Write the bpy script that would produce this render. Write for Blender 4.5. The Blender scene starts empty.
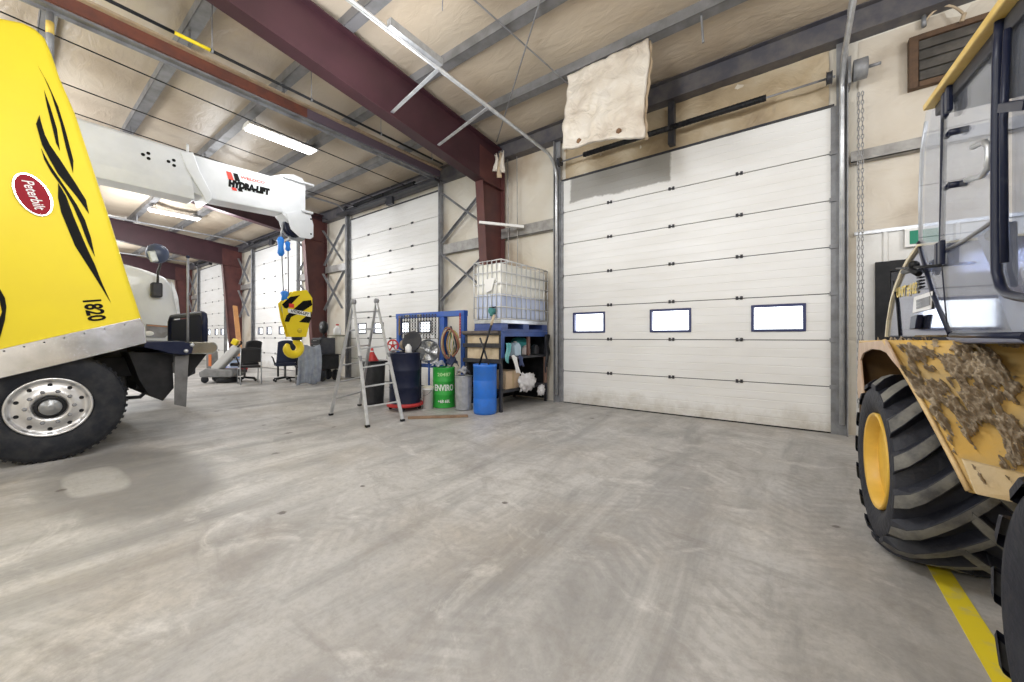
import bpy, bmesh, math, random
from math import sin, cos, pi, radians, atan2, sqrt
from mathutils import Vector as V, Matrix, noise
random.seed(7)
C = bpy.context.scene.collection
# ------------------------------------------------------------------ camera survey
F, TH, V0, WY, HC = 380.5, 0.6395, 337.0, 6.49, 1.262
cT, sT = cos(TH), sin(TH)
def onX(u, v, X):
    a = (u-512)/F; Y = (X*cT+a*X*sT)/(a*cT-sT); zf = -X*sT+Y*cT
    return V((X, Y, HC+(V0-v)*zf/F))
def onY(u, v, Y):
    a = (u-512)/F; X = (a*Y*cT-Y*sT)/(cT+a*sT); zf = -X*sT+Y*cT
    return V((X, Y, HC+(V0-v)*zf/F))
def onZ(u, v, z=0.0):
    zf = F*(HC-z)/(v-V0); xr = (u-512)/F*zf
    return V((xr*cT-zf*sT, xr*sT+zf*cT, z))

# ------------------------------------------------------------------ materials
MATS = {}
def mat(name, col, rough=.5, metal=0., col2=None, scale=6., lo=.4, hi=.65, bump=0., bscale=40., emit=0., spec=.5, trans=0., coat=0., detail=6.):
    if name in MATS: return MATS[name]
    m = bpy.data.materials.new(name); m.use_nodes = True
    nt = m.node_tree; N = nt.nodes; L = nt.links
    b = N['Principled BSDF']
    b.inputs['Base Color'].default_value = (*col, 1); b.inputs['Roughness'].default_value = rough
    b.inputs['Metallic'].default_value = metal; b.inputs['Specular IOR Level'].default_value = spec
    if coat: b.inputs['Coat Weight'].default_value = coat; b.inputs['Coat Roughness'].default_value = .08
    if trans: b.inputs['Transmission Weight'].default_value = trans
    tc = N.new('ShaderNodeTexCoord')
    if col2 is not None:
        n = N.new('ShaderNodeTexNoise'); n.inputs['Scale'].default_value = scale; n.inputs['Detail'].default_value = detail
        n.inputs['Roughness'].default_value = .6
        L.new(tc.outputs['Object'], n.inputs['Vector'])
        r = N.new('ShaderNodeValToRGB'); r.color_ramp.elements[0].position = lo; r.color_ramp.elements[1].position = hi
        r.color_ramp.elements[0].color = (*col, 1); r.color_ramp.elements[1].color = (*col2, 1)
        L.new(n.outputs['Fac'], r.inputs['Fac']); L.new(r.outputs['Color'], b.inputs['Base Color'])
    if bump:
        n2 = N.new('ShaderNodeTexNoise'); n2.inputs['Scale'].default_value = bscale; n2.inputs['Detail'].default_value = 4
        L.new(tc.outputs['Object'], n2.inputs['Vector'])
        bp = N.new('ShaderNodeBump'); bp.inputs['Strength'].default_value = bump; bp.inputs['Distance'].default_value = .02
        L.new(n2.outputs['Fac'], bp.inputs['Height']); L.new(bp.outputs['Normal'], b.inputs['Normal'])
    if emit:
        b.inputs['Emission Color'].default_value = (*col, 1); b.inputs['Emission Strength'].default_value = emit
    MATS[name] = m
    return m

def glass_mat(name, tint=(.9, .93, .97), dirt=.25, dirtcol=(.75, .77, .8), rough=.08, gloss=.12):
    m = bpy.data.materials.new(name); m.use_nodes = True
    nt = m.node_tree; N = nt.nodes; L = nt.links; N.remove(N['Principled BSDF'])
    out = N['Material Output']
    t = N.new('ShaderNodeBsdfTransparent'); t.inputs['Color'].default_value = (*tint, 1)
    g = N.new('ShaderNodeBsdfGlossy'); g.inputs['Roughness'].default_value = rough
    d = N.new('ShaderNodeBsdfDiffuse'); d.inputs['Color'].default_value = (*dirtcol, 1)
    fr = N.new('ShaderNodeLayerWeight'); fr.inputs['Blend'].default_value = .5
    pw = N.new('ShaderNodeMath'); pw.operation = 'POWER'; pw.inputs[1].default_value = 4.; L.new(fr.outputs['Facing'], pw.inputs[0])
    ad = N.new('ShaderNodeMath'); ad.operation = 'MULTIPLY_ADD'; ad.inputs[1].default_value = .5; ad.inputs[2].default_value = gloss*.4
    L.new(pw.outputs[0], ad.inputs[0])
    m1 = N.new('ShaderNodeMixShader'); L.new(ad.outputs[0], m1.inputs[0]); L.new(t.outputs[0], m1.inputs[1]); L.new(g.outputs[0], m1.inputs[2])
    tc = N.new('ShaderNodeTexCoord'); n = N.new('ShaderNodeTexNoise'); n.inputs['Scale'].default_value = 3.5; n.inputs['Detail'].default_value = 8
    L.new(tc.outputs['Object'], n.inputs['Vector'])
    mr = N.new('ShaderNodeMapRange'); mr.inputs[1].default_value = .35; mr.inputs[2].default_value = .75
    mr.inputs[3].default_value = dirt*.45; mr.inputs[4].default_value = min(1, dirt*1.6)
    L.new(n.outputs['Fac'], mr.inputs[0])
    m2 = N.new('ShaderNodeMixShader'); L.new(mr.outputs[0], m2.inputs[0]); L.new(m1.outputs[0], m2.inputs[1]); L.new(d.outputs[0], m2.inputs[2])
    L.new(m2.outputs[0], out.inputs['Surface'])
    MATS[name] = m
    return m

# ------------------------------------------------------------------ mesh builder
class MB:
    def __init__(s): s.bm = bmesh.new(); s.mi = 0
    def face(s, vs, sm=False):
        try:
            f = s.bm.faces.new(vs); f.material_index = s.mi; f.smooth = sm; return f
        except ValueError: return None
    def box(s, lo, hi, rot=None, piv=None):
        lo, hi = V(lo), V(hi); vs = []
        for z in (lo.z, hi.z):
            for x, y in ((lo.x, lo.y), (hi.x, lo.y), (hi.x, hi.y), (lo.x, hi.y)):
                p = V((x, y, z))
                if rot is not None: q = V(piv) if piv is not None else (lo+hi)/2; p = rot @ (p-q)+q
                vs.append(s.bm.verts.new(p))
        for f in ((3, 2, 1, 0), (4, 5, 6, 7), (0, 1, 5, 4), (1, 2, 6, 5), (2, 3, 7, 6), (3, 0, 4, 7)): s.face([vs[i] for i in f])
        return s
    def cbox(s, c, d, rz=0., rx=0., ry=0.):
        c, d = V(c), V(d)
        R = Matrix.Rotation(rz, 3, 'Z') @ Matrix.Rotation(ry, 3, 'Y') @ Matrix.Rotation(rx, 3, 'X')
        return s.box(c-d/2, c+d/2, R, c)
    def bar(s, p0, p1, w, h, up=(0, 0, 1)):
        p0, p1 = V(p0), V(p1); d = (p1-p0).normalized(); u = V(up)
        if abs(d.dot(u)) > .99: u = V((1, 0, 0))
        r = d.cross(u).normalized(); u = r.cross(d).normalized(); vs = []
        for p in (p0, p1):
            for a, b in ((-1, -1), (1, -1), (1, 1), (-1, 1)): vs.append(s.bm.verts.new(p+r*a*w/2+u*b*h/2))
        for f in ((3, 2, 1, 0), (4, 5, 6, 7), (0, 1, 5, 4), (1, 2, 6, 5), (2, 3, 7, 6), (3, 0, 4, 7)): s.face([vs[i] for i in f])
        return s
    def tube(s, pts, r, seg=8, closed=False, cap=True):
        pts = [V(p) for p in pts]; n = len(pts); rings = []
        t0 = (pts[1]-pts[0]).normalized(); ref = V((0, 0, 1)) if abs(t0.z) < .9 else V((1, 0, 0))
        nrm = t0.cross(ref).normalized()
        for i, p in enumerate(pts):
            if closed: t = (pts[(i+1) % n]-pts[i-1]).normalized()
            elif i == 0: t = t0
            elif i == n-1: t = (pts[-1]-pts[-2]).normalized()
            else: t = ((pts[i+1]-p).normalized()+(p-pts[i-1]).normalized()).normalized()
            nrm = (nrm-t*nrm.dot(t)).normalized(); b = t.cross(nrm)
            rr = r[i] if isinstance(r, (list, tuple)) else r
            rings.append([s.bm.verts.new(p+(nrm*cos(2*pi*k/seg)+b*sin(2*pi*k/seg))*rr) for k in range(seg)])
        for i in range(n if closed else n-1):
            a, b2 = rings[i], rings[(i+1) % n]
            for k in range(seg): s.face([a[k], a[(k+1) % seg], b2[(k+1) % seg], b2[k]], True)
        if cap and not closed:
            s.face(list(reversed(rings[0]))); s.face(rings[-1])
        return s
    def cyl(s, p0, p1, r, seg=20, r2=None):
        return s.tube([p0, p1], [r, r if r2 is None else r2], seg)
    def lathe(s, prof, o=(0, 0, 0), ax='Z', seg=32, cap=True, ang=2*pi):
        o = V(o); rings = []
        for (r, h) in prof:
            ring = []
            for k in range(seg):
                a = ang*k/seg
                if ax == 'Z': p = V((r*cos(a), r*sin(a), h))
                elif ax == 'X': p = V((h, r*cos(a), r*sin(a)))
                else: p = V((r*sin(a), h, r*cos(a)))
                ring.append(s.bm.verts.new(o+p))
            rings.append(ring)
        for a, b in zip(rings, rings[1:]):
            for k in range(seg): s.face([a[k], a[(k+1) % seg], b[(k+1) % seg], b[k]], True)
        if cap:
            s.face(list(reversed(rings[0]))); s.face(rings[-1])
        return s
    def prism(s, poly, ax, a, b):
        def P(q, t):
            return V((t, q[0], q[1])) if ax == 'X' else V((q[0], t, q[1])) if ax == 'Y' else V((q[0], q[1], t))
        A = [s.bm.verts.new(P(q, a)) for q in poly]; B = [s.bm.verts.new(P(q, b)) for q in poly]
        s.face(A); s.face(list(reversed(B))); n = len(poly)
        for i in range(n): s.face([A[i], B[i], B[(i+1) % n], A[(i+1) % n]])
        return s
    def slab(s, pts, nrm, t):
        """a polygon of 3-D points given a thickness t along nrm"""
        nrm = V(nrm).normalized()*t
        A = [s.bm.verts.new(V(p)) for p in pts]; B = [s.bm.verts.new(V(p)+nrm) for p in pts]
        s.face(A); s.face(list(reversed(B))); n = len(pts)
        for i in range(n): s.face([A[i], B[i], B[(i+1) % n], A[(i+1) % n]])
        return s
    def grid(s, fn, nu, nv, cu=False, sm=True):
        vs = [[s.bm.verts.new(V(fn(i/nu, j/nv))) for j in range(nv+1)] for i in range(nu if cu else nu+1)]
        for i in range(nu):
            for j in range(nv):
                a = vs[i]; b = vs[(i+1) % len(vs)]
                s.face([a[j], b[j], b[j+1], a[j+1]], sm)
        return s
    def blob(s, c, r, seg=10, rough=.0, seed=0):
        c = V(c); r = V(r) if not isinstance(r, (int, float)) else V((r, r, r))
        def fn(u, v):
            th = pi*v; ph = 2*pi*u
            d = V((sin(th)*cos(ph), sin(th)*sin(ph), cos(th)))
            k = 1+rough*noise.noise(d*2.2+V((seed*7.1, seed*3.3, seed)))
            return c+V((d.x*r.x, d.y*r.y, d.z*r.z))*k
        return s.grid(fn, seg, max(6, seg//2+2), cu=True)
    def build(s, name, m, parent=None, bevel=0., off=None, solid=0., sub=0, shade=False):
        bm = s.bm
        bmesh.ops.remove_doubles(bm, verts=bm.verts, dist=1e-6)
        bmesh.ops.recalc_face_normals(bm, faces=bm.faces)
        if bevel:
            bm.normal_update()
            es = [e for e in bm.edges if len(e.link_faces) == 2 and e.calc_face_angle(0) > radians(35)]
            if es:
                try: bmesh.ops.bevel(bm, geom=es, offset=bevel, segments=2, profile=.5, affect='EDGES', clamp_overlap=True)
                except Exception: pass
        if off is not None: bmesh.ops.translate(bm, verts=bm.verts, vec=-V(off))
        if shade:
            for f in bm.faces: f.smooth = True
        me = bpy.data.meshes.new(name); bm.to_mesh(me); bm.free()
        for x in (m if isinstance(m, (list, tuple)) else [m]): me.materials.append(x)
        o = bpy.data.objects.new(name, me); C.objects.link(o)
        if parent is not None: o.parent = parent
        if solid:
            md = o.modifiers.new('Solid', 'SOLIDIFY'); md.thickness = solid
        if sub:
            md = o.modifiers.new('Sub', 'SUBSURF'); md.levels = sub; md.render_levels = sub
        return o

def tag(o, label=None, cat=None, group=None, kind=None):
    if label: o['label'] = label
    if cat: o['category'] = cat
    if group: o['group'] = group
    if kind: o['kind'] = kind
    return o
def thing(name, label, cat, loc=(0, 0, 0), rz=0., group=None):
    o = bpy.data.objects.new(name, None); C.objects.link(o); o.location = loc; o.rotation_euler = (0, 0, rz)
    return tag(o, label, cat, group)
def struct(name, mb, m, parent=None, bevel=0.):
    o = mb.build(name, m, parent, bevel)
    if parent is None: o['kind'] = 'structure'
    return o
def sroot(name, loc=(0, 0, 0)):
    o = bpy.data.objects.new(name, None); C.objects.link(o); o.location = loc; o['kind'] = 'structure'; return o
def copy_tree(o, parent=None):
    c = o.copy(); C.objects.link(c)
    if parent is not None: c.parent = parent
    for ch in list(o.children): copy_tree(ch, c)
    return c
def text(s, size, org, right, up, m, parent, off=(0, 0, 0), depth=.002, bold=.0, shear=0., sx=1., align='CENTER', name='lettering', fit=None):
    cu = bpy.data.curves.new('t', 'FONT'); cu.body = s; cu.size = size; cu.align_x = align; cu.align_y = 'CENTER'
    cu.extrude = depth/2/1; cu.offset = bold*size; cu.shear = shear; cu.resolution_u = 3
    ob = bpy.data.objects.new('t', cu); C.objects.link(ob)
    dg = bpy.context.evaluated_depsgraph_get(); me = bpy.data.meshes.new_from_object(ob.evaluated_get(dg))
    bpy.data.objects.remove(ob); bpy.data.curves.remove(cu)
    r = V(right).normalized(); u = V(up); u = (u-r*u.dot(r)).normalized(); n = r.cross(u)
    org = V(org)-V(off)
    if fit:
        xx = [v.co.x for v in me.vertices]; sx = fit/(max(xx)-min(xx))
    for v in me.vertices: v.co = org+r*v.co.x*sx+u*v.co.y+n*v.co.z
    me.materials.clear(); me.materials.append(m); me.name = name
    o = bpy.data.objects.new(name, me); C.objects.link(o); o.parent = parent
    return o
def qb(a, b, c, n=8):
    a, b, c = V(a), V(b), V(c)
    return [a*(1-t)**2+b*2*t*(1-t)+c*t*t for t in [i/n for i in range(n+1)]]

M = dict(
 steel=mat('grey_steel', (.30, .31, .33), .5, .3, (.20, .20, .21), 5.),
 purlin=mat('purlin_steel', (.23, .23, .24), .5, .2, (.14, .14, .14), 3.),
 galv=mat('galvanised', (.62, .64, .67), .35, .6, (.48, .5, .53), 9.),
 darksteel=mat('dark_steel', (.028, .030, .042), .5, .2, (.055, .055, .06), 5.),
 black=mat('black_paint', (.007, .008, .010), .5, 0., (.018, .018, .021), 8., spec=.3),
 rubber=mat('rubber', (.014, .016, .022), .7, 0., (.034, .035, .038), 9., bump=.15, spec=.3),
 maroon=mat('maroon_primer', (.050, .017, .024), .5, 0., (.038, .013, .018), 2.5),
 maroon2=mat('maroon_column', (.115, .038, .034), .5, 0., (.075, .025, .027), 2.5),
 white=mat('white_paint', (.74, .765, .80), .32, 0., (.68, .705, .74), 3., coat=.3),
 alum=mat('aluminium', (.80, .80, .80), .3, .85, (.66, .66, .67), 6.),
 chrome=mat('chrome', (.80, .80, .82), .16, 1., (.62, .62, .62), 4.),
 yellow=mat('yellow_paint', (.88, .71, .035), .5, 0., (.85, .675, .04), 1.5, spec=.35),
 blockyellow=mat('block_yellow', (.86, .66, .015), .4),
 loaderyellow=mat('loader_yellow', (.66, .41, .09), .55, 0., (.52, .38, .17), 5., lo=.42, hi=.7, bump=.1),
 navy=mat('navy_paint', (.008, .012, .036), .42, .0, (.018, .022, .046), 4., spec=.22),
 blue=mat('blue_steel', (.03, .11, .50), .45, 0., (.05, .13, .40), 7.),
 brightblue=mat('bright_blue', (.02, .22, .75), .4),
 red=mat('red_paint', (.55, .03, .03), .45, 0., (.4, .03, .03), 7.),
 wood=mat('bare_wood', (.64, .53, .38), .7, 0., (.52, .41, .27), 8.),
 brownwood=mat('brown_wood', (.22, .12, .06), .7, 0., (.15, .08, .045), 8.),
 decal=mat('decal_black', (.004, .004, .004), .6, spec=.15),
 decalred=mat('decal_red', (.75, .05, .03), .45),
 decalwhite=mat('decal_white', (.82, .82, .82), .45),
 light_source=mat('lamp_tube', (1., .98, .94), .4, emit=7.),
 tan=mat('tan_pipe', (.55, .44, .31), .6, .1, (.42, .32, .22), 5.),
 rustpipe=mat('rust_pipe', (.22, .075, .05), .55, .1, (.14, .06, .05), 4.),
)
# ================================================================== SETTING
def floor_mat():
    m = bpy.data.materials.new('concrete_floor'); m.use_nodes = True
    nt = m.node_tree; N = nt.nodes; L = nt.links; b = N['Principled BSDF']
    tc = N.new('ShaderNodeTexCoord')
    def mp(scale, rz=0., loc=(0, 0, 0)):
        x = N.new('ShaderNodeMapping'); x.inputs['Scale'].default_value = scale; x.inputs['Rotation'].default_value = (0, 0, rz); x.inputs['Location'].default_value = loc
        L.new(tc.outputs['Object'], x.inputs['Vector']); return x.outputs[0]
    def nz(vec, sc, det=6, rg=.6, dist=0.):
        x = N.new('ShaderNodeTexNoise'); x.inputs['Scale'].default_value = sc; x.inputs['Detail'].default_value = det; x.inputs['Roughness'].default_value = rg; x.inputs['Distortion'].default_value = dist
        L.new(vec, x.inputs['Vector']); return x.outputs['Fac']
    def rng(f, a, c, lo=0., hi=1.):
        x = N.new('ShaderNodeMapRange'); x.clamp = True
        for i, q in enumerate((a, c, lo, hi)): x.inputs[i+1].default_value = q
        L.new(f, x.inputs[0]); return x.outputs[0]
    def math_(op, a, c):
        x = N.new('ShaderNodeMath'); x.operation = op
        for i, q in enumerate((a, c)):
            if isinstance(q, (int, float)): x.inputs[i].default_value = q
            else: L.new(q, x.inputs[i])
        return x.outputs[0]
    def mix(f, a, c):
        x = N.new('ShaderNodeMix'); x.data_type = 'RGBA'
        if isinstance(f, (int, float)): x.inputs[0].default_value = f
        else: L.new(f, x.inputs[0])
        for i, q in ((6, a), (7, c)):
            if isinstance(q, tuple): x.inputs[i].default_value = (*q, 1)
            else: L.new(q, x.inputs[i])
        return x.outputs[2]
    ob = mp((1, 1, 1))
    str_ = mp((1.6, .35, 1), radians(12))
    str2 = mp((5., .6, 1), radians(-4))
    col = mix(rng(nz(ob, .55, 8), .36, .66), (.56, .545, .525), (.41, .40, .39))
    col = mix(rng(nz(str_, 1.1, 9, .68, .6), .46, .64, 0, .85), col, (.26, .255, .25))
    col = mix(rng(nz(str2, 1.0, 7, .7, .3), .54, .70, 0, .35), col, (.22, .215, .21))
    col = mix(rng(nz(mp((1, 1, 1), 0, (7, 3, 0)), 1.7, 10, .7, 1.2), .54, .70, 0, .8), col, (.68, .66, .635))
    col = mix(rng(nz(mp((1, 1, 1), 0, (2, 8, 0)), .8, 5), .5, .7, 0, .4), col, (.42, .36, .29))
    # tyre tracks: herringbone tread prints in bands running towards the big door
    sep = N.new('ShaderNodeSeparateXYZ'); L.new(mp((1, 1, 1), radians(7)), sep.inputs[0])
    X, Y = sep.outputs[0], sep.outputs[1]
    for xc, w, am, sl in ((-1.15, .30, .5, 1.), (-.35, .28, .42, -1.), (-2.5, .26, .35, 1.), (.35, .26, .35, 1.)):
        dx = math_('ABSOLUTE', math_('SUBTRACT', X, xc), 0)
        band = rng(dx, w*.75, w, 1, 0)
        ph = math_('ADD', math_('MULTIPLY', Y, 62.), math_('MULTIPLY', dx, 45.*sl))
        tr = rng(math_('SINE', ph, 0), -.2, .5)
        brk = rng(nz(mp((1, .7, 1), 0, (xc*3, xc, 0)), 1.5, 5), .42, .62)
        col = mix(math_('MULTIPLY', math_('MULTIPLY', band, tr), math_('MULTIPLY', brk, am*.95)), col, (.27, .26, .255))
        col = mix(math_('MULTIPLY', band, math_('MULTIPLY', brk, am*.22)), col, (.66, .64, .62))
    # darker oval patch beside the yellow truck, with a paler middle
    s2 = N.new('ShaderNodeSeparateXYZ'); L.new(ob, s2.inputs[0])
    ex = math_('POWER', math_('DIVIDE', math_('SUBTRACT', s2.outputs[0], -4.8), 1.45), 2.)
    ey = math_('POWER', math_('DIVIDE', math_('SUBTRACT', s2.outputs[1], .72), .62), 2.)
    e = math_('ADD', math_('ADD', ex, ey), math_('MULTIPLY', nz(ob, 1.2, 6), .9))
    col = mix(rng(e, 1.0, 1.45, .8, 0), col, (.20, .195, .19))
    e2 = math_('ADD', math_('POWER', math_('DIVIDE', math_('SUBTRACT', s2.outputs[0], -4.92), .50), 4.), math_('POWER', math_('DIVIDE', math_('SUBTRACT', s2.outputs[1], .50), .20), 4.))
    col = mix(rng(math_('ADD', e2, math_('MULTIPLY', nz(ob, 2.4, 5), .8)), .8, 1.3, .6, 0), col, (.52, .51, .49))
    # oil drips
    vo = N.new('ShaderNodeTexVoronoi'); vo.voronoi_dimensions = '2D'; vo.inputs['Scale'].default_value = 1.25; L.new(mp((1, 1, 1), .3, (3.1, 1.7, 0)), vo.inputs['Vector'])
    dd = math_('ADD', vo.outputs['Distance'], math_('MULTIPLY', math_('SUBTRACT', nz(ob, 14., 3), .5), .09))
    vs_ = N.new('ShaderNodeSeparateColor'); L.new(vo.outputs['Color'], vs_.inputs[0])
    keep = rng(vs_.outputs[0], .62, .64)
    dd = math_('DIVIDE', dd, math_('ADD', vs_.outputs[1], .35))
    col = mix(math_('MULTIPLY', rng(dd, .03, .055, .85, 0), keep), col, (.085, .07, .062))
    col = mix(rng(nz(mp((1, 1, 1), 0, (5, 1, 0)), 3.2, 9, .75, .8), .50, .64, 0, .55), col, (.31, .29, .27))
    col = mix(rng(nz(mp((.5, 1.5, 1), .5, (1, 9, 0)), 1.4, 8, .7, 1.), .55, .68, 0, .6), col, (.27, .25, .235))
    # fine speckle
    col = mix(rng(nz(ob, 24, 6, .75), .45, .7, 0, .4), col, (.24, .23, .22))
    L.new(col, b.inputs['Base Color'])
    L.new(rng(nz(ob, 2.2, 6), .3, .7, .36, .62), b.inputs['Roughness'])
    b.inputs['Specular IOR Level'].default_value = .4
    bp = N.new('ShaderNodeBump'); bp.inputs['Strength'].default_value = .12; bp.inputs['Distance'].default_value = .01
    L.new(nz(ob, 22, 6), bp.inputs['Height']); L.new(bp.outputs[0], b.inputs['Normal'])
    return m
XL, XR, YB = -29.5, 6.0, -12.0
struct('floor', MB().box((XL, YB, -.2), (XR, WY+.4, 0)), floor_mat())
m_line = mat('yellow_line_paint', (.86, .70, .03), .6, 0., (.62, .54, .25), 9., lo=.5, hi=.72)
ln = MB(); ln.slab([(.565, -.6, 0.001), (.655, -.6, 0.001), (.675, 3.4, 0.001), (.585, 3.4, 0.001)], (0, 0, 1), .002)
ln.build('painted_line', m_line)['kind'] = 'structure'

def purl_z(y): return 5.24+.085*(WY-y)
PUR = [5.30, 4.10, 2.87, 1.62, .38, -.86, -2.1, -3.35, -4.6, -5.85, -7.1, -8.35, -9.6, -10.85]

def soft_mat(name, c1, c2, c3, sc=.8, bump=.5):
    m = bpy.data.materials.new(name); m.use_nodes = True
    nt = m.node_tree; N = nt.nodes; L = nt.links; b = N['Principled BSDF']; b.inputs['Roughness'].default_value = .42
    tc = N.new('ShaderNodeTexCoord')
    n1 = N.new('ShaderNodeTexNoise'); n1.inputs['Scale'].default_value = sc; n1.inputs['Detail'].default_value = 7
    L.new(tc.outputs['Object'], n1.inputs['Vector'])
    r = N.new('ShaderNodeValToRGB'); E = r.color_ramp.elements; E[0].position = .34; E[0].color = (*c1, 1); E[1].position = .72; E[1].color = (*c3, 1)
    q = E.new(.54); q.color = (*c2, 1)
    L.new(n1.outputs['Fac'], r.inputs[0]); L.new(r.outputs[0], b.inputs['Base Color'])
    mpn = N.new('ShaderNodeMapping'); mpn.inputs['Scale'].default_value = (1.2, 3., 1.4); L.new(tc.outputs['Object'], mpn.inputs[0])
    n2 = N.new('ShaderNodeTexNoise'); n2.inputs['Scale'].default_value = 2.2; n2.inputs['Detail'].default_value = 5; n2.inputs['Distortion'].default_value = 1.5
    L.new(mpn.outputs[0], n2.inputs['Vector'])
    bp = N.new('ShaderNodeBump'); bp.inputs['Strength'].default_value = bump; bp.inputs['Distance'].default_value = .06
    L.new(n2.outputs['Fac'], bp.inputs['Height']); L.new(bp.outputs[0], b.inputs['Normal'])
    return m
m_ceil = soft_mat('ceiling_insulation', (.53, .46, .37), (.48, .405, .315), (.36, .285, .21), .7, .22)
m_ins = soft_mat('wall_insulation', (.76, .73, .66), (.70, .65, .56), (.50, .40, .29), .9, .35)
m_tan = soft_mat('smoked_insulation', (.58, .50, .37), (.48, .38, .25), (.28, .21, .13), 1.4, .7)
m_pale = soft_mat('pale_insulation', (.72, .675, .61), (.67, .61, .53), (.50, .43, .36), 2.2, .9)

# ceiling: vinyl-faced insulation sagging a little between the purlins, with taped seams
ys = sorted(PUR+[WY+.3, YB])
rows = []
for a, b_ in zip(ys, ys[1:]):
    for k in range(6):
        t = k/6; rows.append((a+(b_-a)*t, sin(pi*t)))
rows.append((ys[-1], 0))
xs = [XL+i*(XR-XL)/72 for i in range(73)]
mb = MB()
mb.grid(lambda u, v: (xs[round(u*72)], rows[round(v*(len(rows)-1))][0],
        purl_z(rows[round(v*(len(rows)-1))][0])+.20-rows[round(v*(len(rows)-1))][1]*(.07+.03*sin(xs[round(u*72)]*4.1))), 72, len(rows)-1)
ce = struct('ceiling', mb, m_ceil)
ce.modifiers.new('Solid', 'SOLIDIFY').thickness = .05

def zbeam(mb, y, z, x0, x1, h=.2, w=.12):
    mb.box((x0, y-.006, z), (x1, y+.006, z+h)); mb.box((x0, y, z), (x1, y+w, z+.008)); mb.box((x0, y-w, z+h-.008), (x1, y, z+h)); mb.box((x0, y+w, z), (x1, y+w+.006, z+.03))
for y in PUR[:9]:
    mb = MB(); zbeam(mb, y-.05, purl_z(y), XL, XR, .2, .15); struct('purlin', mb, M['purlin'])
mb = MB(); zbeam(mb, WY-.13, 5.06, XL, XR, .27, .09); mb.box((XL, WY-.14, 5.05), (XR, WY+.1, 5.10)); struct('eave_strut', mb, mat('eave_steel', (.085, .085, .105), .5, .2, (.15, .14, .14), 4.))

# side wall with its four door openings
DW, DB = 4.03, 7.447
X1R = .41; X1L = X1R-DW
doors = [(X1L-i*DB, X1R-i*DB, 4.27 if i == 0 else 4.88) for i in range(4)]
xe = XR; y0, y1 = WY+.06, WY+.30
mb = MB()
for (l, r, h) in doors:
    mb.box((r+.02, y0, 0), (xe, y1, 5.6)); mb.box((l-.02, y0, h+.02), (r+.02, y1, 5.6)); xe = l-.02
mb.box((XL, y0, 0), (xe, y1, 5.6))
struct('wall_front', mb, m_ins)
struct('wall_right', MB().box((XR, YB, 0), (XR+.2, WY+.3, 7)), m_ins)
struct('wall_left', MB().box((XL-.2, YB, 0), (XL, WY+.3, 7)), m_ins)
struct('wall_back', MB().box((XL, YB-.2, 0), (XR, YB, 7.2)), m_ins)
# smoke-browned insulation above the big door and up beside it
mb = MB()
mb.grid(lambda u, v: (X1L+.05+u*(X1R-X1L-.1), WY+.055-.035*abs(sin(u*17))*sin(pi*v)-.02*noise.noise(V((u*14, v*5, 0))), 4.31+v*.76), 60, 8)
struct('wall_header', mb, m_tan)
# ribbed white liner sheet low on the wall beside the door
m_liner = mat('liner_sheet', (.74, .74, .73), .4, .1, (.64, .63, .61), 3.)
def liner(x0, x1, z1):
    mb = MB(); n = int((x1-x0)/.30)+1; poly = []
    for i in range(n):
        x = x0+i*(x1-x0)/n
        poly += [(x, y0-.008), (x+.235, y0-.008), (x+.25, y0-.028), (x+.285, y0-.028)]
    poly += [(x1, y0-.008), (x1, y0-.002), (x0, y0-.002)]
    mb.prism(poly, 'Z', .0, z1); return mb
struct('trim_1', liner(X1R+.22, XR-.02, 2.56), m_liner)
def stain_sheet(u, v):
    x = X1R+.24+u*(XR-X1R-.3); return (x, y0-.004-.02*abs(sin(x*2.6+.3))**.5*sin(pi*v)-.012*noise.noise(V((x*3, v*6, 0))), 2.61+v*2.42)
struct('trim_3', MB().grid(stain_sheet, 60, 14), soft_mat('stained_insulation', (.70, .655, .585), (.61, .55, .465), (.33, .26, .19), 1.1, .3))
struct('trim_2', MB().box((X1R+.2, y0-.035, 2.56), (XR-.02, y0-.001, 2.60)), M['galv'])

# girts (horizontal wall rails)
def girt(x0, x1, z, h=.16, m=M['galv']):
    mb = MB(); mb.box((x0, y0-.11, z), (x1, y0-.002, z+.012)); mb.box((x0, y0-.11, z), (x1, y0-.10, z+h)); mb.box((x0, y0-.10, z+h-.012), (x1, y0-.06, z+h))
    struct('wall_girt', mb, m)
m_girt = mat('girt_paint', (.40, .39, .38), .45, .2, (.26, .25, .24), 5.)
girt(X1R+.16, XR-.02, 3.47, .14, m_girt)
COL = [-5.10, -12.55, -20.0, -27.45]
for i in range(4):
    girt(COL[i]+.02, doors[i][0]-.14, 3.36, .22, m_girt)
    if i < 3: girt(doors[i+1][1]+.14, COL[i]-.02, 3.27, .24, m_girt)

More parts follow.
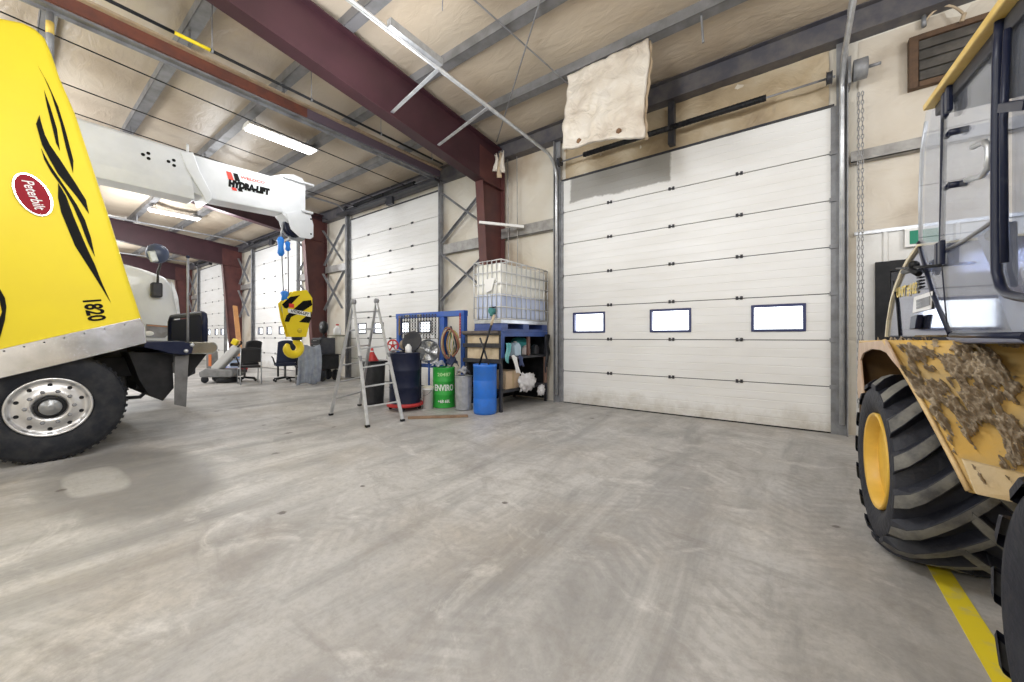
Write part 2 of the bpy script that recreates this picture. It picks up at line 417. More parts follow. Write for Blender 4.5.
# steel frames: tapered columns and deep rafters
for i, xc in enumerate(COL):
    mb = MB(); poly = [(6.10, 0), (5.76, 4.40), (5.76, 5.15), (6.45, 5.05), (6.45, 0)]
    mb.prism(poly, 'X', xc-.008, xc+.008)
    mb.slab([(6.10, 0), (5.76, 4.42)] and [(xc-.10, 6.10, 0), (xc+.10, 6.10, 0), (xc+.10, 5.76, 4.42), (xc-.10, 5.76, 4.42)], (0, -1, 0), .018)
    mb.box((xc-.10, 6.45, 0), (xc+.10, 6.47, 5.05))
    mb.box((xc-.09, 5.78, 4.40), (xc+.09, 6.45, 4.42)); mb.box((xc-.14, 5.98, 0), (xc+.14, 6.49, .02))
    struct('steel_column', mb, M['maroon2'])
    mb = MB(); yb = -9.
    zb = lambda y: 4.42+.128*(5.76-y)
    poly = [(5.76, 4.43), (6.40, 4.43), (6.40, purl_z(6.40)-.01), (yb, purl_z(yb)-.01), (yb, zb(yb))]
    mb.prism(poly, 'X', xc-.007, xc+.007)
    mb.slab([(xc-.11, 5.78, 4.425), (xc+.11, 5.78, 4.425), (xc+.11, yb, zb(yb)), (xc-.11, yb, zb(yb))], (0, 0, -1), .02)
    mb.slab([(xc-.11, 6.40, purl_z(6.40)-.02), (xc+.11, 6.40, purl_z(6.40)-.02), (xc+.11, yb, purl_z(yb)-.02), (xc-.11, yb, purl_z(yb)-.02)], (0, 0, 1), .018)
    struct('steel_rafter', mb, M['maroon'])
# end wall frame rafter on the far wall, wall cross bracing between column and door
def brace(p0, p1, w=.09):
    mb = MB(); mb.bar(p0, p1, w, .012, (0, 1, 0)); mb.bar(V(p0)+V((0, -.03, 0)), V(p1)+V((0, -.03, 0)), .012, .06, (0, 1, 0)); struct('wall_brace', mb, M['steel'])
for i in range(3):
    a, b_ = doors[i+1][1]+.16, COL[i]-.10
    yb_ = WY-.10
    for (za, zb_) in ((3.55, 4.75), (2.15, 3.28)):
        brace((a, yb_, za), (b_, yb_, zb_)); brace((a+.02, yb_-.05, zb_), (b_-.02, yb_-.05, za), .05)

for i in range(1, 4):
    a, b_ = COL[i]+.10, doors[i][0]-.16
    yb_ = WY-.10
    for (za, zb_) in ((3.62, 4.75), (2.15, 3.33)):
        brace((a, yb_, za), (b_, yb_, zb_)); brace((a+.02, yb_-.05, zb_), (b_-.02, yb_-.05, za), .05)
# man door behind the loader, its black frame, and the exit sign over it
d5 = sroot('door_5', (1.36, y0, 0))
mb = MB(); mb.box((.80, y0-.07, 0), (.93, y0-.03, 2.19)); mb.box((.93, y0-.07, 2.06), (1.79, y0-.03, 2.19)); mb.box((1.79, y0-.07, 0), (1.92, y0-.03, 2.19))
mb.build('door_frame', M['black'], d5, .004, off=d5.location)
mb = MB(); mb.box((.94, y0-.06, .01), (1.78, y0-.031, 2.05)); mb.box((1.05, y0-.066, 1.1), (1.67, y0-.06, 1.9)); mb.box((1.05, y0-.066, .2), (1.67, y0-.06, .95))
mb.build('door_leaf', M['darksteel'], d5, .004, off=d5.location)
mb = MB(); mb.tube([(1.00, y0-.06, 1.02), (1.00, y0-.11, 1.02), (1.12, y0-.11, 1.02)], .012); mb.build('door_handle', M['chrome'], d5, off=d5.location)
ex = thing('exit_sign', 'small green and white exit sign on the wall above the black man door', 'sign', (1.20, y0-.03, 2.44))
mb = MB(); mb.box((1.06, y0-.06, 2.34), (1.40, y0-.032, 2.56)); mb.build('sign_board', M['decalwhite'], ex, .004, off=ex.location)
mb = MB(); mb.box((1.10, y0-.064, 2.37), (1.36, y0-.0605, 2.53)); mb.build('green_panel', mat('sign_green', (.0, .22, .13), .5), ex, off=ex.location)

# louvred vent in a timber frame, high on the wall
vt = thing('wall_vent', 'dark louvred vent in a brown timber frame high on the wall', 'vent', (1.40, y0, 4.5))
o_ = vt.location
mb = MB(); va, vb, vz0, vz1 = 1.14, 1.80, 4.27, 4.76
mb.box((va-.05, y0-.10, vz0-.06), (va+.03, y0-.002, vz1+.06)); mb.box((vb-.03, y0-.10, vz0-.06), (vb+.05, y0-.002, vz1+.06))
mb.box((va+.03, y0-.10, vz1), (vb-.03, y0-.002, vz1+.06)); mb.box((va+.03, y0-.10, vz0-.06), (vb-.03, y0-.002, vz0))
mb.build('vent_frame', mat('vent_timber', (.115, .065, .035), .7, 0., (.07, .04, .025), 8.), vt, .004, off=o_)
mb = MB(); mb.box((va+.03, y0-.060, vz0), (vb-.03, y0-.003, vz1))
for k in range(4):
    z = vz0+.01+k*.12; mb.slab([(va+.03, y0-.092, z), (vb-.03, y0-.092, z), (vb-.03, y0-.062, z+.105), (va+.03, y0-.062, z+.105)], (0, -1, .5), .006)
mb.build('vent_louvers', mat('vent_dark', (.075, .07, .065), .55, .2, (.13, .12, .11), 5.), vt, off=o_)
mb = MB(); mb.tube([(1.22, y0-.05, 5.05), (1.22, y0-.05, 4.92)], .022); mb.build('conduit', M['steel'], vt, off=o_)
mb = MB(); mb.tube(qb((1.23, y0-.05, 4.98), (1.38, y0-.09, 5.2), (1.52, y0-.12, 4.86), 10), .012); mb.tube([(1.52, y0-.12, 4.88), (1.50, y0-.11, 4.80)], .02); mb.build('cable', M['tan'], vt, off=o_)

# ------------------------------------------------------------------ sectional overhead doors
def door_mat(name, stain=False):
    m = bpy.data.materials.new(name); m.use_nodes = True
    nt = m.node_tree; N = nt.nodes; L = nt.links; b = N['Principled BSDF']; b.inputs['Roughness'].default_value = .38
    tc = N.new('ShaderNodeTexCoord')
    mpn = N.new('ShaderNodeMapping'); mpn.inputs['Scale'].default_value = (.5, 1, 2.5); L.new(tc.outputs['Object'], mpn.inputs[0])
    n = N.new('ShaderNodeTexNoise'); n.inputs['Scale'].default_value = 2.; n.inputs['Detail'].default_value = 8; L.new(mpn.outputs[0], n.inputs['Vector'])
    r = N.new('ShaderNodeValToRGB'); r.color_ramp.elements[0].position = .35; r.color_ramp.elements[1].position = .8
    r.color_ramp.elements[0].color = (.85, .855, .86, 1); r.color_ramp.elements[1].color = (.77, .765, .75, 1); L.new(n.outputs['Fac'], r.inputs[0])
    col = r.outputs[0]
    def mixin(fac, c, prev):
        x = N.new('ShaderNodeMix'); x.data_type = 'RGBA'; L.new(fac, x.inputs[0]); L.new(prev, x.inputs[6]); x.inputs[7].default_value = (*c, 1); return x.outputs[2]
    sp = N.new('ShaderNodeSeparateXYZ'); L.new(tc.outputs['Object'], sp.inputs[0])
    def mth(op, a, c=0.):
        x = N.new('ShaderNodeMath'); x.operation = op
        for i, q in enumerate((a, c)):
            if isinstance(q, (int, float)): x.inputs[i].default_value = q
            else: L.new(q, x.inputs[i])
        return x.outputs[0]
    def rg(f, a, c, lo, hi):
        x = N.new('ShaderNodeMapRange')
        for i, q in enumerate((a, c, lo, hi)): x.inputs[i+1].default_value = q
        L.new(f, x.inputs[0]); return x.outputs[0]
    # grime along the bottom rail
    n3 = N.new('ShaderNodeTexNoise'); n3.inputs['Scale'].default_value = 2.3; n3.inputs['Detail'].default_value = 9; n3.inputs['Roughness'].default_value = .75; L.new(tc.outputs['Object'], n3.inputs['Vector'])
    low = rg(sp.outputs[2], 0., .75, 1., 0.)
    g = rg(mth('MULTIPLY', low, n3.outputs['Fac']), .30, .62, 0., .8)
    col = mixin(g, (.42, .38, .31), col)
    if stain:   # grey unpainted patch on the top section
        w = mth('MULTIPLY', mth('SUBTRACT', n3.outputs['Fac'], .5), .16)
        x = mth('ADD', sp.outputs[0], w); z = mth('ADD', sp.outputs[2], w)
        a = mth('MULTIPLY', rg(x, .17, .21, 0, 1), rg(x, 1.98, 2.01, 1, 0))
        slope = mth('ADD', z, mth('MULTIPLY', x, .02))
        a = mth('MULTIPLY', a, rg(slope, 3.82, 3.85, 0, 1))
        col = mixin(mth('MULTIPLY', a, .92), (.30, .295, .28), col)
    L.new(col, b.inputs['Base Color'])
    return m
m_door = door_mat('door_panel_white'); m_door1 = door_mat('door_panel_white_stained', True)
m_frameblue = mat('window_frame_navy', (.03, .04, .13), .4)
m_framegrey = mat('window_frame_grey', (.10, .10, .12), .4)
m_wglass = glass_mat('door_window_glass', (.97, .98, 1.), .04, (.9, .9, .92), .05, .05)
SEC = .61
def door(idx, l, r, h, nwin, first=False):
    d = sroot('door_%d' % idx, (l, WY, 0))
    n = round(h/SEC)
    pm = m_door1 if first else m_door
    wins = [(.12+.42*k/1, 0) for k in range(3)]
    wx = [(.24, .88), (1.67, 2.31), (3.11, 3.74)] if first else [(.35, .85), (1.20, 1.70), (2.35, 2.85), (3.2, 3.7)]
    wz = (1.34, 1.72) if first else (1.36, 1.68)
    for k in range(n):
        z0 = k*SEC+.006; z1 = (k+1)*SEC-.006
        mb = MB()
        # ribbed panel profile (Y, z), Y negative is towards the room
        prof = [(.0, z0), (0., z0+.02)]
        nr = 4
        for j in range(1, nr+1):
            zc = z0+(z1-z0)*j/(nr+1)
            prof += [(0., zc-.008), (.003, zc-.003), (.003, zc+.003), (0., zc+.008)]
        prof += [(0., z1-.02), (.0, z1)]
        if k == 2:
            spans = []; x = 0.
            for a, b_ in wx: spans.append((x, a)); x = b_
            spans.append((x, r-l))
            for a, b_ in spans: mb.prism(prof+[(.05, z1), (.05, z0)], 'X', a, b_)
            for a, b_ in wx:
                mb.box((a, 0, z0), (b_, .05, wz[0])); mb.box((a, 0, wz[1]), (b_, .05, z1))
        else:
            mb.prism(prof+[(.05, z1), (.05, z0)], 'X', 0, r-l)
        mb.build('door_section', pm, d)
    for a, b_ in wx:
        t = .035; fm = m_frameblue if first else m_framegrey
        mb = MB(); mb.box((a, -.015, wz[0]), (a+t, .055, wz[1])); mb.box((b_-t, -.015, wz[0]), (b_, .055, wz[1]))
        mb.box((a+t, -.015, wz[0]), (b_-t, .055, wz[0]+t)); mb.box((a+t, -.015, wz[1]-t), (b_-t, .055, wz[1]))
        f = mb.build('window_frame', fm, d, .003)
        MB().box((a+t, .018, wz[0]+t), (b_-t, .024, wz[1]-t)).build('window_pane', m_wglass, f)
    mb = MB()
    for k in range(1, n): mb.box((.0, .02, k*SEC-.012), (r-l, .049, k*SEC+.012))
    mb.build('seam_seal', M['darksteel'], d)
    hm = M['darksteel']
    hp = None
    for k in range(1, n):
        for hx in (r-l)*.24, (r-l)*.5, (r-l)*.735:
            if hp is None:
                mb = MB(); mb.box((-.045, -.014, -.02), (-.012, 0, .03)); mb.box((.012, -.014, -.02), (.045, 0, .03)); mb.cyl((-.045, -.012, 0), (.045, -.012, 0), .009, 8)
                hp = mb.build('hinge', hm, d); o = hp
            else:
                o = hp.copy(); C.objects.link(o); o.parent = d
            o.location = (hx, -.001, k*SEC)
    # dark edge rails, rollers and header seal
    for x0, x1 in ((-.03, .035), (r-l-.035, r-l+.03)):
        mb = MB(); mb.box((x0, -.012, .0), (x1, 0, h))
        for k in range(1, n): mb.cbox(((x0+x1)/2, -.02, k*SEC), (.09, .03, .05))
        mb.build('edge_rail', M['steel'], d)
    MB().box((0, -.02, h-.004), (r-l, .05, h+.025)).build('top_seal', M['darksteel'], d)
    MB().box((0, -.004, .0), (r-l, .05, .018)).build('bottom_seal', M['black'], d)
    # vertical jamb angles carrying the track
    for x in (-.075, r-l+.075):
        mb = MB(); sgn = -1 if x < 0 else 1
        mb.box((x-.055, -.03, 0), (x+.055, -.018, h+.9 if first else h+.35)); mb.box((x+sgn*.043, -.11, 0), (x+sgn*.055, -.03, h+.9 if first else h+.35))
        mb.build('jamb_angle', M['steel'], d)
    return d
for i, (l, r, h) in enumerate(doors): door(i+1, l, r, h, 3, i == 0)

# curved tracks, going up the jamb and then level into the room
def track(x, zt, yend, r=.38, m=M['galv'], rad=.028, extra=None, zb=.15):
    p = [(x, WY-.10, zb), (x, WY-.10, zt-r)]+[(x, WY-.10-r*(1-cos(a)), zt-r+r*sin(a)) for a in [pi/2*k/8 for k in range(1, 9)]]+[(x, yend, zt+.012*(WY-yend))]
    mb = MB(); mb.tube(p, rad, 8)
    return mb
def tracks(i):
    l, r, h = doors[i]
    for j, x in enumerate((l-.07, r+.07)):
        side = 'near' if j else 'far'
        t = thing('door_track', ('steel track curving up from the %s side of the ' % ('loader' if j else 'tote'))+'wide stained door' if i == 0 else
                  ['', 'steel track above the %s edge of the white door behind the ladder', 'steel track above the %s edge of the white door behind the hook block', 'steel track above the %s edge of the farthest white door'][i] % ('column-brace' if j else 'ladder-far') , 'door track', (x, WY-.1, 0))
        zt = h+.42 if i == 0 else h+.40
        mb = track(x, zt, .9 if i == 0 else .3)
        mb.build('rail', M['galv'] if i == 0 else M['steel'], t, off=t.location)
        if i == 0:
            mb = MB(); mb.cbox((x+.05, 2.98, zt+.085), (.07, .78, .09)) if j == 0 else mb.cbox((x, 5.2, zt+.09), (.05, .6, .05))
            mb.build('splice_bar', M['galv'], t, off=t.location)
            if j == 0:
                for q0, q1 in (((x, 3.35, zt), (-4.98, 3.6, 4.72)), ((x, 4.35, zt), (-4.98, 4.55, 4.60))):
                    MB().bar(q0, q1, .05, .012).build('hanger_strap', M['galv'], t, off=t.location)
            else: MB().bar((x, 4.10, zt+.03), (x, 4.10, 5.42), .04, .01).build('hanger_strap', M['galv'], t, off=t.location)
        else:
            for yy in (4.1, 2.87, 1.62): MB().bar((x, yy, zt+.03), (x, yy, purl_z(yy)), .035, .01).build('hanger_strap', M['steel'], t, off=t.location)
for i in range(4): tracks(i)

# heavy paired rail beside the second door: rust-red angle above a grey one
t = thing('rail_beam', 'rust-red and grey rail slung from the roof over the middle of the shop', 'overhead rail', (-6.9, 3, 5.2))
o_ = t.location
mb = MB(); mb.bar((-6.86, 6.30, 5.18), (-6.86, 3.2, 5.18), .05, .15); mb.build('painted_web', mat('rail_purple', (.16, .12, .16), .5), t, off=o_)
mb = MB(); mb.bar((-6.86, 3.2, 5.18), (-6.86, -.5, 5.18), .05, .15); mb.build('rusty_web', M['rustpipe'], t, off=o_)
mb = MB(); mb.bar((-6.93, 6.30, 5.09), (-6.93, -.5, 5.09), .11, .03); mb.bar((-6.97, 6.30, 5.07), (-6.97, -.5, 5.07), .02, .07); mb.build('grey_angle', M['steel'], t, off=o_)
mb = MB(); mb.bar((-6.81, 6.30, 5.27), (-6.81, -.5, 5.27), .10, .03); mb.build('tan_cap', M['tan'], t, off=o_)

# lift shafts with springs over the doors
def shaft(i):
    l, r, h = doors[i]; z = h+.29; y = WY-.19
    t = thing('spring_shaft', ['black torsion springs on a shaft above the stained door', 'dark spring shaft above the door behind the ladder', 'dark spring shaft above the door behind the hook block', 'dark spring shaft above the farthest door'][i], 'door spring', ((l+r)/2, y, z))
    o_ = t.location
    mb = MB(); mb.cyl((l+.0, y, z), (r-.0, y, z), .014, 8); mb.build('shaft_rod', M['steel'], t, off=o_)
    for a, b_ in ((l+.55, l+2.0), (l+2.05, l+3.3)):
        mb = MB(); pts = []
        n = 120
        mb.cyl((a, y, z), (b_, y, z), .042 if i == 0 else .06, 12)
        for k in range(24):
            x = a+(b_-a)*(k+.5)/24; mb.lathe([(.042, -.006), (.048, 0), (.042, .006)] if i == 0 else [(.06, -.006), (.066, 0), (.06, .006)], (x, y, z), 'X', 12, cap=False)
        mb.build('coil_spring', M['black'], t, off=o_)
    for x in (l+.06, r-.06):
        mb = MB(); mb.lathe([(.075, -.03), (.085, -.025), (.07, -.02), (.07, .02), (.085, .025), (.075, .03)], (x, y, z), 'X', 16); mb.build('cable_reel', M['darksteel'], t, off=o_)
    mb = MB(); mb.box((l+2.0, y+.02, z-.24), (l+2.09, WY-.04, z+(.42 if i == 0 else .08))); mb.box((l+1.98, y-.02, z-.03), (l+2.11, y+.02, z+.03)); mb.build('centre_bracket', M['darksteel'], t, off=o_)
for i in range(4): shaft(i)
for i in range(1, 3):   # dark box beams above the taller doors
    l, r, h = doors[i]
    mb = MB(); mb.box((l-.2, WY-.36, h+.09), (r+.2, WY-.20, h+.15)); mb.box((l+2.3, WY-.34, h-.10), (l+2.55, WY-.26, h+.09)); struct('door_header', mb, M['darksteel'])

# hand chain looped down beside the big door
ch = MB()
zt_ = 4.30
for s_ in (0, 1):
    x = X1R+.22+s_*.035
    for k in range(74):
        z = .42+k*.0525
        if z > zt_: break
        a = 0 if k % 2 else pi/2
        pts = [V((x, WY-.17, z))+V((cos(a)*.011*cos(q), sin(a)*.011*cos(q), .032*sin(q))) for q in [2*pi*j/8 for j in range(8)]]
        ch.tube(pts, .005, 4, closed=True)
tag(ch.build('hanging_chain', mat('chain_steel', (.38, .38, .39), .45, .6)), 'long steel hand chain hanging beside the loader edge of the stained door', 'chain')
mb = MB(); mb.cyl((X1R+.17, WY-.17, 4.56), (X1R+.30, WY-.17, 4.56), .12, 18); mb.box((X1R+.12, WY-.20, 4.42), (X1R+.15, WY+.05, 4.75)); mb.cyl((X1R+.30, WY-.17, 4.56), (X1R+.42, WY-.17, 4.56), .02, 8)
tag(mb.build('chain_hoist', M['steel']), 'steel chain wheel on the shaft end above the hand chain', 'wheel')

# torn sheet of insulation hanging from the roof in front of the header
def flap(u, v):
    x = -2.83+u*1.24; top = V((x, 5.28, 5.30)); z = 5.30-(1.20+.22*u+.03*sin(u*9))*v
    y = 5.26-.16*v+.05*noise.noise(V((u*4, v*5, 3)))+.03*noise.noise(V((u*11, v*9, 1)))+.05*sin(v*3+u*2)*v
    return (x+.02*sin(v*7)+.02*noise.noise(V((v*6, 0, u))), y, z+(.07*abs(sin(u*6.0))*max(0, v-.8)*5*.4))
tt = thing('hanging_insulation', 'torn pale sheet of insulation hanging from the roof before the stained door', 'insulation', (-2.2, 5.26, 4.1))
mb = MB(); mb.grid(flap, 40, 36); mb.build('facing_sheet', m_pale, tt, off=tt.location, solid=.035)
for u in (0., 1.0):
    mb = MB()
    pts = [V(flap(u, k/14))+V((.0+.012*sin(k*2.3), .035, 0)) for k in range(15)]; mb.tube(pts, [.016+.01*abs(sin(k*1.7)) for k in range(15)], 6)
    mb.build('torn_edge', M['tan'], tt, off=tt.location)
for u in (.22, .72):
    mb = MB(); mb.lathe([(.001, .0), (.035, -.03), (.04, -.06), (.001, -.09)], V(flap(u, .9))+V((0, -.05, .03)), 'Z', 8)
    mb.build('tie_clip', M['brownwood'], tt, off=tt.location)
tt2 = thing('insulation_scrap', 'yellowed scrap of torn insulation dangling by the maroon rafter knee', 'insulation', (-4.85, 6.0, 4.7))
for k, (dx, ln_) in enumerate(((0, .34), (.10, .50), (.17, .42))):
    mb = MB(); mb.grid(lambda u, v: (-4.93+dx+u*.09+.02*sin(v*5+k), 6.02+.03*sin(u*5+v*4), 4.98-ln_*v), 4, 8); mb.build('strip', M['tan'] if k == 1 else m_pale, tt2, off=tt2.location, solid=.012)

# roof cross rods
def rod(name, p0, p1, r, m, label, cat, sag=0., group=None):
    p0, p1 = V(p0), V(p1)
    pts = [p0.lerp(p1, k/10)-V((0, 0, sag*4*(k/10)*(1-k/10))) for k in range(11)]
    return tag(MB().tube(pts, r, 6).build(name, m), label, cat, group)
def rz(y): return purl_z(y)-.03
rod('brace_rod', (-3.45, 2.0, rz(2.0)), (-2.85, 5.75, rz(5.75)), .011, M['steel'], 'thin roof brace rod reaching the torn insulation sheet', 'brace rod')
rod('brace_rod', (-1.3, 2.9, rz(2.9)-.03), (-4.85, 6.0, rz(6.0)-.03), .011, M['steel'], 'thin roof brace rod slanting down to the maroon rafter knee', 'brace rod')
# gas pipe hung on rods
gp = thing('gas_pipe', 'thin black and yellow gas pipe hung on rods beside the maroon rafter', 'pipe', (-6., 3, 4.9))
o_ = gp.location
def gasz(y): return 4.93
mb = MB(); mb.tube([(-6., 5.6, 4.93), (-6., 1.60, 4.93)], .020, 8); mb.tube([(-6., 1.25, 4.93), (-6., -.8, 4.93)], .020, 8); mb.build('black_length', M['black'], gp, off=o_)
mb = MB(); mb.tube([(-6., 1.60, 4.93), (-6., 1.25, 4.93)], .022, 8); mb.build('yellow_length', M['blockyellow'], gp, off=o_)
for y in (1.62, 2.87, 4.10, 5.3):
    mb = MB(); mb.cyl((-6., y, 4.95), (-6., y, purl_z(y)+.01), .006, 6); mb.lathe([(.03, -.012), (.03, .012)], (-6., y, 4.93), 'Y', 10); mb.build('hanger_rod', M['steel'], gp, off=o_)
q_ = onX(50, 40, -6.93)
hp_ = thing('hanging_post', 'grey hanging post with a yellow band, just over the raised yellow hood', 'post', (-6.93, q_.y, 4.4))
MB().cyl((-6.93, q_.y, 4.42), (-6.93, q_.y, 5.03), .032, 12).build('tube', M['steel'], hp_, off=hp_.location)
zb1, zb2 = onX(50, 34, -6.93).z, onX(50, 22, -6.93).z
MB().cyl((-6.93, q_.y, zb1), (-6.93, q_.y, zb2), .034, 12).build('yellow_band', mat('band_gold', (.72, .52, .12), .5), hp_, off=hp_.location)
# slack cables strung under the roof
for k, (x, z, lab) in enumerate(((-8.05, 5.18, 'first slack cable under the roof past the rust-red rail'), (-9.3, 5.12, 'second slack cable under the roof, over the white boom'), (-10.1, 5.02, 'lowest slack cable, passing just above the white boom'), (-11.9, 5.0, 'slack cable farthest past the white boom, by the second rafter'))):
    rod('roof_cable', (x, 6.2, z-.02), (x, -1.2, z+.25), .010, M['black'], lab, 'cable', .03)
rod('hanging_rod', (-3.2, 3.0, 5.55), (-3.24, 3.02, 5.0), .007, M['steel'], 'short steel rod dangling from the roof beside the silver track', 'rod')
rod('hanging_conduit', (-.95, 5.28, 5.32), (-.93, 5.30, 4.98), .015, M['steel'], 'short grey conduit dropping from the roof above the stained door', 'pipe')
rod('hose_line', (-4.86, 6.38, 5.0), (-4.84, 6.40, 1.6), .012, m_girt, 'pale hose running down the wall beside the maroon column', 'hose')
rod('hose_line', (-4.62, 6.38, 5.0), (-4.60, 6.40, 1.6), .009, m_girt, 'thin pale cord running down the wall above the caged tote', 'cord')
mb = MB(); mb.bar((-5.08, 5.72, 3.56), (-4.42, 6.34, 3.50), .05, .05); struct('column_strut', mb, M['decalwhite'])

# fluorescent fixtures
def light_source(x, y, z, label):
    t = thing('ceiling_light', label, 'light', (x, y, z), 0, 'fluorescent fixtures under the roof')
    mb = MB(); mb.prism([(-.16, -.01), (.16, -.01), (.20, .0), (.10, .07), (-.10, .07), (-.20, .0)], 'Y', -.66, .66); mb.build('housing', M['decalwhite'], t)
    MB().box((-.15, -.62, -.035), (.15, .62, -.011)).build('diffuser', M['light_source'], t, .01)
    for s_ in (-.5, .5): MB().cyl((0, s_, .06), (0, s_, purl_z(y)-z+.1), .006, 6).build('hanger', M['steel'], t)
    L = bpy.data.lights.new('light_source', 'AREA'); L.shape = 'RECTANGLE'; L.size = .3; L.size_y = 1.3; L.energy = LAMP; L.color = LCOL
    o = bpy.data.objects.new('lamp_or_fill_light', L); C.objects.link(o); o.location = (x, y, z-.06); o['kind'] = 'helper'
LAMP, LCOL = 16., (.97, .985, 1.)
light_source(-8.55, 3.5, 5.36, 'lit fluorescent fixture under the roof, over the white crane boom')
light_source(-16.65, 3.5, 5.36, 'lit fluorescent fixture under the roof, below and beyond the crane boom')
def fill_light(x, y, z, e):  # unseen soft point light, added as fill to even out the room
    L = bpy.data.lights.new('light_source', 'POINT'); L.shadow_soft_size = .45; L.energy = e; L.color = LCOL
    o = bpy.data.objects.new('lamp_or_fill_light', L); C.objects.link(o); o.location = (x, y, z); o['kind'] = 'helper'
for x in (-24.5, -16.5): 
    for y in (2.6, -3.): fill_light(x, y, 4.2, 210.)
for x, y, e in ((-11.6, -.8, 190.), (-6.8, -2.2, 150.), (-2.2, .6, 150.), (2.6, -1.2, 200.), (-2.6, -5.2, 260.), (3.6, 3.4, 130.), (-10., -6., 260.), (-4.2, 2.6, 70.), (-12.8, 3.6, 90.)): fill_light(x, y, 4.25, e)
# daylight outside
w = bpy.data.worlds.new('World'); bpy.context.scene.world = w; w.use_nodes = True
w.node_tree.nodes['Background'].inputs[0].default_value = (.93, .97, 1., 1); w.node_tree.nodes['Background'].inputs[1].default_value = 3.5
# ================================================================== YELLOW TRUCK, hood tilted forward
def truck_wheel(parent, x, y, r, s=1, off=(0, 0, 0), tag_label=None):
    """outer face at x; s=+1 when the outer side looks towards +X"""
    k = r/.555
    def pf(pr): return [(a*k, x+s*b*k) for a, b in pr]
    mb = MB(); o = (0, y, r)
    mb.lathe(pf([(.292, -.02), (.300, .012), (.318, .020), (.36, .034), (.42, .040), (.47, .033), (.485, .024), (.50, .026), (.528, .008), (.548, -.02), (.553, -.05), (.553, -.10), (.543, -.102), (.543, -.112), (.553, -.114), (.553, -.165), (.543, -.167), (.543, -.177), (.553, -.179), (.553, -.235), (.545, -.27), (.50, -.305), (.40, -.31), (.30, -.28), (.292, -.27)]), o, 'X', 72, cap=False)
    for j in range(54):   # shoulder tread blocks
        a = 2*pi*j/54
        p0 = V((x+s*(-.004)*k, y+.531*k*cos(a), r+.531*k*sin(a))); p1 = V((x+s*(-.05)*k, y+.558*k*cos(a), r+.558*k*sin(a)))
        mb.bar(p0, p1, .030*k, .022*k, (0, cos(a), sin(a)))
    t = mb.build('tire', M['rubber'], parent, off=off)
    mb = MB()
    mb.lathe(pf([(.293, -.10), (.293, .0), (.296, .018), (.290, .026), (.280, .026), (.272, .018), (.266, .004), (.258, -.012), (.236, -.018), (.20, -.004), (.17, .010), (.15, .014), (.112, .014), (.112, .002), (.10, .0)]), o, 'X', 56, cap=False)
    rim = mb.build('wheel_rim', M['alum'], parent, off=off)
    for j in range(10):
        a = 2*pi*(j+.5)/10
        c = V((0, y+.222*k*cos(a), r+.222*k*sin(a)))
        mb = MB(); mb.lathe([(.016*k, x+s*(-.020)*k), (.018*k, x+s*(-.005)*k), (.0165*k, x+s*(-.0045)*k), (.004*k, x+s*(-.010)*k)], c, 'X', 14); mb.build('hand_hole', M['black'], rim, off=off)
        a = 2*pi*j/10; c = V((0, y+.160*k*cos(a), r+.160*k*sin(a)))
        mb = MB(); mb.lathe([(.019*k, x+s*.008*k), (.019*k, x+s*.018*k), (.014*k, x+s*.020*k), (.014*k, x+s*.036*k), (.008*k, x+s*.040*k)], c, 'X', 6); mb.build('lug_nut', M['steel'], rim, off=off)
    mb = MB(); mb.lathe(pf([(.110, .004), (.108, .022), (.085, .026), (.078, .022)]), o, 'X', 32, cap=False); mb.build('hub_ring', M['black'], rim, off=off)
    mb = MB(); mb.lathe(pf([(.078, .015), (.078, .045), (.070, .055), (.045, .058), (.040, .064), (.012, .066)]), o, 'X', 28); mb.build('hub_cap', mat('hub_steel', (.34, .35, .36), .35, .7), rim, off=off)
    return t
XC = -7.05
t1 = thing('truck', 'yellow semi truck with its hood tilted open and a bare polished front wheel', 'truck', (XC, .3, 0)); O1 = t1.location
def hx(z, w=1.08): return XC+w*(1-.04*(z-1))
def HD(u, v, lift=0.):
    X = -6.
    for _ in range(8): p = onX(u, v, X); X = hx(p.z)
    return onX(u, v, X)+V((lift, 0, 0))
out = [(146, 341), (144, 325), (141.5, 316), (126, 269), (111, 220), (94, 168), (76, 113), (60, 76), (52, 52), (45, 36), (36, 27), (22, 20.5), (0, 16), (-40, 12), (-120, 30), (-150, 420), (0, 377.5), (70, 361)]
pol = [HD(u, v) for u, v in out]
mb = MB()
A = [mb.bm.verts.new(p) for p in pol]; n = len(A)
W_ = [(1.0, 0.), (.965, .0)]
B = [mb.bm.verts.new(V((XC-(p.x-XC), p.y, p.z))) for p in pol]
mb.face(A); mb.face(list(reversed(B)))
for i in range(n): mb.face([A[i], B[i], B[(i+1) % n], A[(i+1) % n]])
hood = mb.build('hood', M['yellow'], t1, .055, off=O1)
for f in hood.data.polygons: f.use_smooth = True
# chrome surround along the lower edge, with its row of screws
ch_ = [(0, 378.5), (70, 362), (146, 343), (144.5, 326), (139.5, 318), (70, 333), (0, 349), (-60, 362), (-60, 392)]
mb = MB(); mb.slab([HD(u, v, .004) for u, v in ch_], (1, 0, 0), .022); mb.build('chrome_trim', M['chrome'], t1, .008, off=O1)
for k in range(7):
    p = HD(4+k*20, 349.5-k*4.35+1.5, .027); mb = MB(); mb.lathe([(.008, 0), (.006, .004), (.001, .005)], p, 'X', 8); mb.build('trim_screw', M['darksteel'], t1, off=O1)
